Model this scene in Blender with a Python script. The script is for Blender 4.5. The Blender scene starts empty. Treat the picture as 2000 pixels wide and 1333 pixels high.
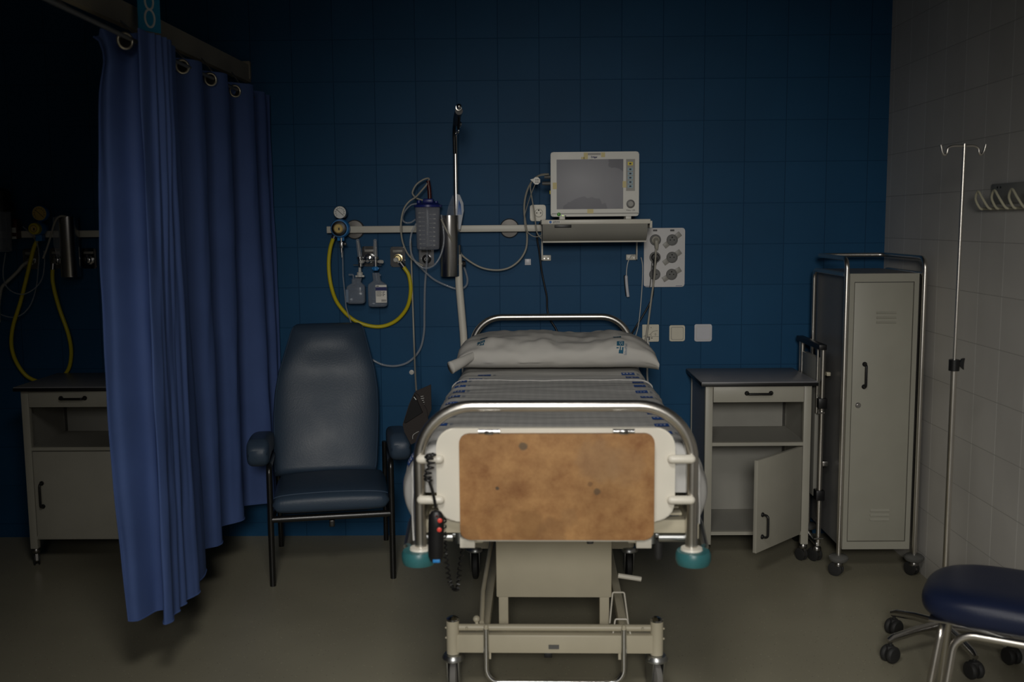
import bpy, bmesh, math, random
from mathutils import Vector, Matrix, noise
random.seed(7)
PI = math.pi
C = bpy.context.scene.collection

# ------------------------------------------------------------------ survey
# camera solved from the 20 cm wall tiles; at() gives the point of a sight line on a known plane
FPX, DIST, CX, CZ = 1994.38, 5.0644, 1.1149, 1.5859
PITCH, YAW, ROLL = .1158, -.0112, -.0083
_f = Vector((math.sin(YAW)*math.cos(PITCH), math.cos(YAW)*math.cos(PITCH), -math.sin(PITCH)))
_r = Vector((math.cos(YAW), -math.sin(YAW), 0)); _u = _r.cross(_f)
RT = math.cos(ROLL)*_r + math.sin(ROLL)*_u
UP = -math.sin(ROLL)*_r + math.cos(ROLL)*_u
EYE = Vector((CX, -DIST, CZ))
def at(x, y, X=None, Y=None, Z=None):
    d = _f + (x-1000)/FPX*RT - (y-666.5)/FPX*UP
    if X is not None: t = (X-EYE.x)/d.x
    elif Y is not None: t = (Y-EYE.y)/d.y
    else: t = (Z-EYE.z)/d.z
    return EYE + t*d
def path(L, Y=None):
    out = []
    for p in L:
        out.append(at(p[0], p[1], Y=p[2] if len(p) > 2 else Y))
    return out
def cr(pts, n=8, closed=False):
    P = [Vector(p) for p in pts]; out = []
    m = len(P)
    for i in range(m if closed else m-1):
        if closed: a, b, c, d = P[i-1], P[i], P[(i+1) % m], P[(i+2) % m]
        else: a, b, c, d = P[max(i-1, 0)], P[i], P[i+1], P[min(i+2, m-1)]
        for k in range(n):
            t = k/n
            out.append(.5*((2*b) + (c-a)*t + (2*a-5*b+4*c-d)*t*t + (3*b-a-3*c+d)*t**3))
    if not closed: out.append(P[-1])
    return out

# ------------------------------------------------------------------ materials
def lin(c):
    return tuple((x/12.92 if x <= .04045 else ((x+.055)/1.055)**2.4) for x in c)
def nd(nt, t, **k):
    n = nt.nodes.new(t)
    for a, b in k.items(): setattr(n, a, b)
    return n
def mat(name, col, rough=.5, metal=0., var=.06, vs=8., bump=0., bs=60., spec=.5, alpha=1., trans=0., emit=0., rv=.08, bdist=.002, sheen=0.):
    m = bpy.data.materials.new(name); m.use_nodes = True
    nt = m.node_tree; b = nt.nodes['Principled BSDF']
    tc = nd(nt, 'ShaderNodeTexCoord')
    n = nd(nt, 'ShaderNodeTexNoise'); n.inputs['Scale'].default_value = vs; n.inputs['Detail'].default_value = 6
    nt.links.new(tc.outputs['Object'], n.inputs['Vector'])
    mr = nd(nt, 'ShaderNodeMapRange'); mr.inputs['From Min'].default_value = .3; mr.inputs['From Max'].default_value = .7
    mr.inputs['To Min'].default_value = 1-var; mr.inputs['To Max'].default_value = 1+var
    nt.links.new(n.outputs['Fac'], mr.inputs['Value'])
    hs = nd(nt, 'ShaderNodeHueSaturation'); hs.inputs['Color'].default_value = (*col, 1)
    nt.links.new(mr.outputs['Result'], hs.inputs['Value'])
    nt.links.new(hs.outputs['Color'], b.inputs['Base Color'])
    mr2 = nd(nt, 'ShaderNodeMapRange'); mr2.inputs['To Min'].default_value = max(0, rough-rv); mr2.inputs['To Max'].default_value = min(1, rough+rv)
    nt.links.new(n.outputs['Fac'], mr2.inputs['Value']); nt.links.new(mr2.outputs['Result'], b.inputs['Roughness'])
    b.inputs['Metallic'].default_value = metal; b.inputs['Specular IOR Level'].default_value = spec
    b.inputs['Alpha'].default_value = alpha; b.inputs['Transmission Weight'].default_value = trans
    if sheen: b.inputs['Sheen Weight'].default_value = sheen
    if emit:
        b.inputs['Emission Color'].default_value = (*col, 1); b.inputs['Emission Strength'].default_value = emit
    if bump:
        n2 = nd(nt, 'ShaderNodeTexNoise'); n2.inputs['Scale'].default_value = bs; n2.inputs['Detail'].default_value = 3
        nt.links.new(tc.outputs['Object'], n2.inputs['Vector'])
        bp = nd(nt, 'ShaderNodeBump'); bp.inputs['Strength'].default_value = bump; bp.inputs['Distance'].default_value = bdist
        nt.links.new(n2.outputs['Fac'], bp.inputs['Height']); nt.links.new(bp.outputs['Normal'], b.inputs['Normal'])
    m['hs'] = hs.name
    return m
def S(r, g, b): return lin((r/255, g/255, b/255))

def line_mask(nt, sock, off, w, period=.2):
    a = nd(nt, 'ShaderNodeMath', operation='SUBTRACT'); nt.links.new(sock, a.inputs[0]); a.inputs[1].default_value = off
    d = nd(nt, 'ShaderNodeMath', operation='DIVIDE'); nt.links.new(a.outputs[0], d.inputs[0]); d.inputs[1].default_value = period
    ad = nd(nt, 'ShaderNodeMath', operation='ADD'); nt.links.new(d.outputs[0], ad.inputs[0]); ad.inputs[1].default_value = .5
    fr = nd(nt, 'ShaderNodeMath', operation='FRACT'); nt.links.new(ad.outputs[0], fr.inputs[0])
    s = nd(nt, 'ShaderNodeMath', operation='SUBTRACT'); nt.links.new(fr.outputs[0], s.inputs[0]); s.inputs[1].default_value = .5
    ab = nd(nt, 'ShaderNodeMath', operation='ABSOLUTE'); nt.links.new(s.outputs[0], ab.inputs[0])
    mr = nd(nt, 'ShaderNodeMapRange', interpolation_type='SMOOTHSTEP')
    nt.links.new(ab.outputs[0], mr.inputs['Value'])
    mr.inputs['From Min'].default_value = w*.35/period; mr.inputs['From Max'].default_value = w/period
    mr.inputs['To Min'].default_value = 1; mr.inputs['To Max'].default_value = 0
    return mr.outputs['Result']
def tile_mat(name, col, vcol, hcol, axis, voff, hoff, rough, bst=.6):
    m = bpy.data.materials.new(name); m.use_nodes = True
    nt = m.node_tree; b = nt.nodes['Principled BSDF']
    g = nd(nt, 'ShaderNodeNewGeometry'); sp = nd(nt, 'ShaderNodeSeparateXYZ'); nt.links.new(g.outputs['Position'], sp.inputs[0])
    mv = line_mask(nt, sp.outputs[axis], voff, .002); mh = line_mask(nt, sp.outputs['Z'], hoff, .002)
    n = nd(nt, 'ShaderNodeTexNoise'); n.inputs['Scale'].default_value = 3.; n.inputs['Detail'].default_value = 5
    nt.links.new(g.outputs['Position'], n.inputs['Vector'])
    # each tile its own faint shade
    vm = nd(nt, 'ShaderNodeVectorMath', operation='SCALE'); vm.inputs['Scale'].default_value = 5.
    off = nd(nt, 'ShaderNodeVectorMath', operation='SUBTRACT'); nt.links.new(g.outputs['Position'], off.inputs[0])
    off.inputs[1].default_value = (voff, voff, hoff) if axis == 'Y' else (voff, 0, hoff)
    nt.links.new(off.outputs[0], vm.inputs[0])
    fl = nd(nt, 'ShaderNodeVectorMath', operation='FLOOR'); nt.links.new(vm.outputs[0], fl.inputs[0])
    wn = nd(nt, 'ShaderNodeTexWhiteNoise'); nt.links.new(fl.outputs[0], wn.inputs['Vector'])
    ad = nd(nt, 'ShaderNodeMath', operation='ADD'); nt.links.new(n.outputs['Fac'], ad.inputs[0])
    sc = nd(nt, 'ShaderNodeMath', operation='MULTIPLY'); nt.links.new(wn.outputs['Value'], sc.inputs[0]); sc.inputs[1].default_value = .25
    nt.links.new(sc.outputs[0], ad.inputs[1])
    mr = nd(nt, 'ShaderNodeMapRange'); nt.links.new(ad.outputs[0], mr.inputs['Value'])
    mr.inputs['From Min'].default_value = .3; mr.inputs['From Max'].default_value = .95; mr.inputs['To Min'].default_value = .9; mr.inputs['To Max'].default_value = 1.1
    hs = nd(nt, 'ShaderNodeHueSaturation'); hs.inputs['Color'].default_value = (*col, 1); nt.links.new(mr.outputs[0], hs.inputs['Value'])
    x1 = nd(nt, 'ShaderNodeMixRGB'); x1.inputs['Color2'].default_value = (*vcol, 1); nt.links.new(mv, x1.inputs['Fac']); nt.links.new(hs.outputs[0], x1.inputs['Color1'])
    x2 = nd(nt, 'ShaderNodeMixRGB'); x2.inputs['Color2'].default_value = (*hcol, 1); nt.links.new(mh, x2.inputs['Fac']); nt.links.new(x1.outputs[0], x2.inputs['Color1'])
    nt.links.new(x2.outputs[0], b.inputs['Base Color'])
    b.inputs['Roughness'].default_value = rough; b.inputs['Specular IOR Level'].default_value = .14
    mx = nd(nt, 'ShaderNodeMath', operation='MAXIMUM'); nt.links.new(mv, mx.inputs[0]); nt.links.new(mh, mx.inputs[1])
    # woven paint-roller grain of the painted tiles
    n2 = nd(nt, 'ShaderNodeTexNoise'); n2.inputs['Scale'].default_value = 160.; n2.inputs['Detail'].default_value = 2
    nt.links.new(g.outputs['Position'], n2.inputs['Vector'])
    ms = nd(nt, 'ShaderNodeMath', operation='MULTIPLY_ADD'); nt.links.new(mx.outputs[0], ms.inputs[0]); ms.inputs[1].default_value = -1.
    gr = nd(nt, 'ShaderNodeMath', operation='MULTIPLY'); nt.links.new(n2.outputs['Fac'], gr.inputs[0]); gr.inputs[1].default_value = .12
    nt.links.new(gr.outputs[0], ms.inputs[2])
    bp = nd(nt, 'ShaderNodeBump'); bp.inputs['Strength'].default_value = bst; bp.inputs['Distance'].default_value = .0015
    nt.links.new(ms.outputs[0], bp.inputs['Height']); nt.links.new(bp.outputs[0], b.inputs['Normal'])
    return m
def floor_mat():
    m = mat('speckled_vinyl', S(150, 145, 126), .42, var=.1, vs=1.5, bump=.12, bs=90)
    nt = m.node_tree; b = nt.nodes['Principled BSDF']; hs = nt.nodes[m['hs']]
    tc = nd(nt, 'ShaderNodeTexCoord')
    v = nd(nt, 'ShaderNodeTexVoronoi'); v.inputs['Scale'].default_value = 75; nt.links.new(tc.outputs['Object'], v.inputs['Vector'])
    wn = nd(nt, 'ShaderNodeTexWhiteNoise'); nt.links.new(v.outputs['Position'], wn.inputs['Vector'])
    r = nd(nt, 'ShaderNodeMapRange'); nt.links.new(v.outputs['Distance'], r.inputs['Value'])
    r.inputs['From Min'].default_value = .09; r.inputs['From Max'].default_value = .16; r.inputs['To Min'].default_value = 1; r.inputs['To Max'].default_value = 0
    th = nd(nt, 'ShaderNodeMath', operation='GREATER_THAN'); nt.links.new(wn.outputs['Value'], th.inputs[0]); th.inputs[1].default_value = .8
    mu = nd(nt, 'ShaderNodeMath', operation='MULTIPLY'); nt.links.new(r.outputs[0], mu.inputs[0]); nt.links.new(th.outputs[0], mu.inputs[1])
    x = nd(nt, 'ShaderNodeMixRGB'); nt.links.new(mu.outputs[0], x.inputs['Fac']); nt.links.new(hs.outputs[0], x.inputs['Color1'])
    x.inputs['Color2'].default_value = (*S(206, 198, 170), 1)
    th2 = nd(nt, 'ShaderNodeMath', operation='LESS_THAN'); nt.links.new(wn.outputs['Value'], th2.inputs[0]); th2.inputs[1].default_value = .2
    mu2 = nd(nt, 'ShaderNodeMath', operation='MULTIPLY'); nt.links.new(r.outputs[0], mu2.inputs[0]); nt.links.new(th2.outputs[0], mu2.inputs[1])
    x2 = nd(nt, 'ShaderNodeMixRGB'); nt.links.new(mu2.outputs[0], x2.inputs['Fac']); nt.links.new(x.outputs[0], x2.inputs['Color1'])
    x2.inputs['Color2'].default_value = (*S(60, 58, 50), 1)
    nt.links.new(x2.outputs[0], b.inputs['Base Color'])
    return m
def wood_mat():
    m = mat('stained_board', S(170, 128, 80), .5, var=.16, vs=5., bump=.05, bs=120)
    nt = m.node_tree; b = nt.nodes['Principled BSDF']; hs = nt.nodes[m['hs']]
    tc = nd(nt, 'ShaderNodeTexCoord')
    n = nd(nt, 'ShaderNodeTexNoise'); n.inputs['Scale'].default_value = 14; n.inputs['Detail'].default_value = 8; n.inputs['Roughness'].default_value = .7
    nt.links.new(tc.outputs['Object'], n.inputs['Vector'])
    rp = nd(nt, 'ShaderNodeMapRange'); nt.links.new(n.outputs['Fac'], rp.inputs['Value']); rp.inputs['From Min'].default_value = .35; rp.inputs['From Max'].default_value = .75
    rp.inputs['To Max'].default_value = 1.
    x = nd(nt, 'ShaderNodeMixRGB', blend_type='MULTIPLY'); nt.links.new(rp.outputs[0], x.inputs['Fac']); nt.links.new(hs.outputs[0], x.inputs['Color1'])
    x.inputs['Color2'].default_value = (*S(186, 160, 136), 1)
    last = x.outputs[0]
    # dried stains: real marks on the board
    for (cx, cz, rad, fac, cc) in ((-.09, .963, .014, .8, S(84, 74, 58)), (.117, .832, .011, .85, S(92, 72, 50)), (.097, .853, .008, .7, S(110, 78, 48)), (-.163, .842, .006, .9, S(70, 60, 48)), (-.075, .735, .055, .45, S(120, 84, 44)), (.12, .92, .07, .3, S(150, 122, 92)), (-.01, .71, .05, .4, S(112, 78, 46)), (.2, .9, .06, .25, S(158, 126, 92)), (-.25, .7, .04, .4, S(116, 80, 44)), (.04, .76, .03, .25, S(120, 90, 60))):
        d = nd(nt, 'ShaderNodeVectorMath', operation='DISTANCE'); 
        wob = nd(nt, 'ShaderNodeTexNoise'); wob.inputs['Scale'].default_value = 40; nt.links.new(tc.outputs['Object'], wob.inputs['Vector'])
        sc = nd(nt, 'ShaderNodeVectorMath', operation='MULTIPLY_ADD'); nt.links.new(wob.outputs['Color'], sc.inputs[0])
        sc.inputs[1].default_value = (rad*.9, 0, rad*.9); nt.links.new(tc.outputs['Object'], sc.inputs[2])
        fl = nd(nt, 'ShaderNodeVectorMath', operation='MULTIPLY'); nt.links.new(sc.outputs[0], fl.inputs[0]); fl.inputs[1].default_value = (1, 0, 1)
        nt.links.new(fl.outputs[0], d.inputs[0]); d.inputs[1].default_value = (cx+rad*.45, 0, cz+rad*.45)
        r = nd(nt, 'ShaderNodeMapRange', interpolation_type='SMOOTHSTEP'); nt.links.new(d.outputs['Value'], r.inputs['Value'])
        r.inputs['From Min'].default_value = rad*.6; r.inputs['From Max'].default_value = rad*1.1; r.inputs['To Min'].default_value = fac; r.inputs['To Max'].default_value = 0
        xx = nd(nt, 'ShaderNodeMixRGB'); nt.links.new(r.outputs[0], xx.inputs['Fac']); nt.links.new(last, xx.inputs['Color1']); xx.inputs['Color2'].default_value = (*cc, 1)
        last = xx.outputs[0]
    nt.links.new(last, b.inputs['Base Color'])
    return m
def sheet_mat(name, col, stripes=True):
    m = mat(name, col, .85, var=.03, vs=4., bump=.25, bs=35, spec=.2, bdist=.003)
    if stripes:
        nt = m.node_tree; b = nt.nodes['Principled BSDF']; hs = nt.nodes[m['hs']]
        tc = nd(nt, 'ShaderNodeTexCoord'); sp = nd(nt, 'ShaderNodeSeparateXYZ'); nt.links.new(tc.outputs['Object'], sp.inputs[0])
        a = line_mask(nt, sp.outputs['X'], 0, .012, .03); c = line_mask(nt, sp.outputs['Y'], 0, .03, .09)
        ad = nd(nt, 'ShaderNodeMath', operation='ADD'); nt.links.new(a, ad.inputs[0]); nt.links.new(c, ad.inputs[1])
        x = nd(nt, 'ShaderNodeMixRGB', blend_type='MULTIPLY'); mm = nd(nt, 'ShaderNodeMath', operation='MULTIPLY'); mm.inputs[1].default_value = .5
        nt.links.new(ad.outputs[0], mm.inputs[0]); nt.links.new(mm.outputs[0], x.inputs['Fac'])
        nt.links.new(hs.outputs[0], x.inputs['Color1']); x.inputs['Color2'].default_value = (.88, .88, .89, 1)
        nt.links.new(x.outputs[0], b.inputs['Base Color'])
    return m
def clear_mat(name, tint, dens=.25, rough=.08):
    m = bpy.data.materials.new(name); m.use_nodes = True; nt = m.node_tree
    b = nt.nodes['Principled BSDF']; out = nt.nodes['Material Output']
    b.inputs['Base Color'].default_value = (*tint, 1); b.inputs['Roughness'].default_value = rough
    tr = nd(nt, 'ShaderNodeBsdfTransparent'); tr.inputs['Color'].default_value = (.94, .95, .96, 1)
    lw = nd(nt, 'ShaderNodeLayerWeight'); lw.inputs['Blend'].default_value = .35
    tc = nd(nt, 'ShaderNodeTexCoord'); n = nd(nt, 'ShaderNodeTexNoise'); n.inputs['Scale'].default_value = 20; nt.links.new(tc.outputs['Object'], n.inputs['Vector'])
    ma = nd(nt, 'ShaderNodeMath', operation='MULTIPLY_ADD'); nt.links.new(n.outputs['Fac'], ma.inputs[0]); ma.inputs[1].default_value = .12; ma.inputs[2].default_value = dens-.06
    ad = nd(nt, 'ShaderNodeMath', operation='ADD', use_clamp=True); nt.links.new(lw.outputs['Facing'], ad.inputs[0]); nt.links.new(ma.outputs[0], ad.inputs[1])
    mx = nd(nt, 'ShaderNodeMixShader'); nt.links.new(ad.outputs[0], mx.inputs[0]); nt.links.new(tr.outputs[0], mx.inputs[1]); nt.links.new(b.outputs[0], mx.inputs[2])
    nt.links.new(mx.outputs[0], out.inputs['Surface'])
    return m
def film_mat():
    m = mat('film_covered_screen', S(152, 152, 158), .5, var=.04, vs=10, spec=.5)
    nt = m.node_tree; b = nt.nodes['Principled BSDF']; hs = nt.nodes[m['hs']]
    tc = nd(nt, 'ShaderNodeTexCoord')
    n = nd(nt, 'ShaderNodeTexNoise'); n.inputs['Scale'].default_value = 9; n.inputs['Detail'].default_value = 3; n.inputs['Distortion'].default_value = 1.2
    nt.links.new(tc.outputs['Object'], n.inputs['Vector'])
    sp = nd(nt, 'ShaderNodeSeparateXYZ'); nt.links.new(tc.outputs['Object'], sp.inputs[0])
    # the film sticks to the glass along the top right edge and in a low patch at the bottom
    z1 = nd(nt, 'ShaderNodeMath', operation='MULTIPLY_ADD'); nt.links.new(sp.outputs['X'], z1.inputs[0]); z1.inputs[1].default_value = .35; nt.links.new(sp.outputs['Z'], z1.inputs[2])
    z2 = nd(nt, 'ShaderNodeMath', operation='MULTIPLY_ADD'); nt.links.new(n.outputs['Fac'], z2.inputs[0]); z2.inputs[1].default_value = .16; nt.links.new(z1.outputs[0], z2.inputs[2])
    g1 = nd(nt, 'ShaderNodeMapRange'); nt.links.new(z2.outputs[0], g1.inputs['Value']); g1.inputs['From Min'].default_value = .196; g1.inputs['From Max'].default_value = .2; g1.inputs['To Max'].default_value = .6
    d = nd(nt, 'ShaderNodeVectorMath', operation='DISTANCE'); d.inputs[1].default_value = (-.02, 0, -.18)
    fl = nd(nt, 'ShaderNodeVectorMath', operation='MULTIPLY'); fl.inputs[1].default_value = (1, 0, 1.5); nt.links.new(tc.outputs['Object'], fl.inputs[0]); nt.links.new(fl.outputs[0], d.inputs[0])
    d2 = nd(nt, 'ShaderNodeMath', operation='MULTIPLY_ADD'); nt.links.new(n.outputs['Fac'], d2.inputs[0]); d2.inputs[1].default_value = .1; nt.links.new(d.outputs['Value'], d2.inputs[2])
    g2 = nd(nt, 'ShaderNodeMapRange'); nt.links.new(d2.outputs[0], g2.inputs['Value']); g2.inputs['From Min'].default_value = .147; g2.inputs['From Max'].default_value = .151; g2.inputs['To Min'].default_value = .5; g2.inputs['To Max'].default_value = 0
    ad = nd(nt, 'ShaderNodeMath', operation='MAXIMUM'); nt.links.new(g1.outputs[0], ad.inputs[0]); nt.links.new(g2.outputs[0], ad.inputs[1])
    x = nd(nt, 'ShaderNodeMixRGB'); nt.links.new(ad.outputs[0], x.inputs['Fac']); nt.links.new(hs.outputs[0], x.inputs['Color1']); x.inputs['Color2'].default_value = (*S(112, 112, 120), 1)
    nt.links.new(x.outputs[0], b.inputs['Base Color'])
    return m

M = {}
M['wall'] = tile_mat('blue_painted_tiles', S(30, 76, 112), S(21, 58, 89), S(25, 64, 97), 'X', 0., .0704, .5)
M['rwall'] = tile_mat('grey_white_tiles', S(206, 203, 198), (.97, .96, .93), S(172, 169, 165), 'Y', -.0557, .0953, .4, .2)
M['fwall'] = mat('plain_plaster', S(120, 120, 120), .8)
M['ceil'] = mat('ceiling_paint', S(70, 72, 78), .9)
M['floor'] = floor_mat()
M['cream'] = mat('cream_enamel', S(222, 217, 204), .38, var=.03, bump=.03, bs=200)
M['white'] = mat('white_laminate', S(226, 223, 214), .4, var=.02)
M['beigem'] = mat('beige_base_enamel', S(196, 188, 166), .4, var=.04)
M['chrome'] = mat('chrome', (.62, .62, .62), .16, metal=1, var=.04, rv=.05)
M['steel'] = mat('brushed_steel', (.5, .49, .48), .26, metal=1, var=.06, rv=.05)
M['satin'] = mat('satin_bed_tube', (.74, .71, .66), .3, metal=1, var=.03, rv=.04)
M['zinc'] = mat('zinc_fork', (.45, .46, .46), .35, metal=1)
M['plate'] = mat('polished_plate', (.3, .3, .31), .13, metal=1, rv=.03)
M['disc'] = mat('turned_steel', (.16, .15, .14), .45, metal=.5, spec=.3)
M['brass'] = mat('brass', (.62, .5, .26), .3, metal=1)
M['black'] = mat('black_plastic', (.006, .006, .007), .4)
M['blackm'] = mat('black_paint', (.008, .008, .008), .28, spec=.6)
M['rubber'] = mat('grey_rubber', (.16, .155, .145), .7, var=.15)
M['drubber'] = mat('dark_rubber', (.02, .02, .02), .65)
M['wood'] = wood_mat()
M['teal'] = mat('teal_bumper', S(50, 106, 110), .38, var=.12, vs=18)
M['red'] = mat('red_button', S(226, 74, 62), .4)
M['dred'] = mat('dark_red_clip', (.07, .008, .006), .35)
M['vinyl'] = mat('slate_blue_vinyl', S(54, 69, 86), .42, var=.05, bump=.35, bs=140, spec=.34, bdist=.0015)
M['navy'] = mat('navy_vinyl', S(26, 35, 62), .42, spec=.4, bump=.15, bs=180, var=.05)
M['seam'] = mat('vinyl_piping', S(50, 70, 92), .5)
M['curt'] = mat('blue_curtain', S(76, 97, 148), .62, var=.08, vs=5, bump=.1, bs=400, spec=.12, sheen=.0)
M['sheet'] = sheet_mat('white_striped_sheet', S(194, 193, 190))
M['sheet2'] = sheet_mat('white_plain_sheet', S(200, 199, 196), False)
M['pillow'] = sheet_mat('white_pillowcase', S(200, 197, 191), False)
M['pblue'] = mat('print_blue', S(38, 84, 160), .8)
M['pteal'] = mat('print_teal', S(30, 92, 120), .8)
M['pgrey'] = mat('print_grey_blue', S(120, 138, 160), .8)
M['pwhite'] = mat('print_white', S(225, 225, 222), .8)
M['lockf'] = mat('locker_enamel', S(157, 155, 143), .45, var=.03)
M['locks'] = mat('locker_shaded_enamel', S(118, 118, 118), .4, var=.04)  # same paint as the front, with the side's shade put into the colour
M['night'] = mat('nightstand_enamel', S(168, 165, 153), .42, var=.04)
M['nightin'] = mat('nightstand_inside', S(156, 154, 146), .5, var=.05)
M['nside'] = mat('nightstand_shaded_side', S(128, 132, 142), .45, var=.05)  # darkened copy of the front enamel: shade on the sides is painted in
M['ntop'] = mat('grey_laminate', S(138, 138, 142), .42, var=.06, vs=30)
M['yellow'] = mat('yellow_hose', S(206, 190, 34), .4)
M['rail'] = mat('rail_white', S(212, 208, 196), .4, var=.06)
M['blue'] = mat('blue_plastic', S(44, 130, 200), .4)
M['dblue'] = mat('dark_blue_lid', S(30, 42, 120), .35)
M['gold'] = mat('gold_disc', S(214, 184, 104), .4)
M['dial'] = mat('dial_white', S(226, 226, 222), .4)
M['grey'] = mat('grey_plastic', S(150, 148, 142), .45)
M['dgrey'] = mat('dark_grey_plastic', S(96, 96, 94), .45)
M['lgrey'] = mat('light_grey_plastic', S(200, 198, 192), .4)
M['cable'] = mat('grey_cable', S(168, 164, 152), .45)
M['clear'] = clear_mat('clear_plastic', (.62, .64, .68), .1)
M['jar'] = clear_mat('graduated_clear_plastic', (.36, .38, .44), .3, .12)
M['milky'] = clear_mat('milky_plastic', (.34, .39, .47), .3, .22)
M['water'] = clear_mat('water_in_bottle', (.28, .33, .41), .22, .1)
M['tube'] = clear_mat('clear_tubing', (.5, .53, .58), .3, .1)
M['monitor'] = mat('monitor_case', S(216, 214, 206), .42, var=.02)
M['film'] = film_mat()
M['tape'] = mat('yellowed_tape', S(216, 200, 138), .5)
M['green'] = mat('green_button', S(84, 160, 60), .35)
M['led'] = mat('green_led', S(200, 240, 120), .3, emit=.5)
M['ybut'] = mat('yellow_key', S(225, 205, 40), .45)
M['bbut'] = mat('pale_blue_key', S(140, 170, 185), .45)
M['ink'] = mat('dark_ink', S(34, 38, 52), .6)
M['inkb'] = mat('blue_ink', S(24, 34, 100), .6)
M['logob'] = mat('logo_blue', S(20, 100, 180), .5)
M['shelfm'] = mat('shelf_grey', S(140, 138, 130), .5, var=.03)
M['panelm'] = mat('brushed_panel', S(206, 204, 204), .4, var=.04, vs=3)
M['eyelet'] = mat('eyelet_metal', (.72, .66, .52), .38, metal=1)
M['sign'] = mat('teal_sign', S(36, 146, 190), .45)
M['board'] = mat('rail_board', S(150, 142, 126), .6, var=.06)
M['cuff'] = mat('dark_fabric', S(44, 38, 36), .8, bump=.2, bs=300)
M['cuffb'] = mat('black_fabric', (.006, .006, .007), .85)
M['paper'] = mat('print_paper', S(190, 196, 206), .6)
M['off'] = mat('off_white_hose', S(170, 168, 160), .5)
M['hook'] = mat('cream_wire', S(196, 192, 168), .4)
M['switch'] = mat('cream_switch', S(214, 208, 190), .35)
M['switchw'] = mat('white_switch', S(206, 206, 212), .35)
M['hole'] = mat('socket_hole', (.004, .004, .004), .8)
M['cas'] = mat('caster_shell', (.3, .29, .28), .3, metal=1)

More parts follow.
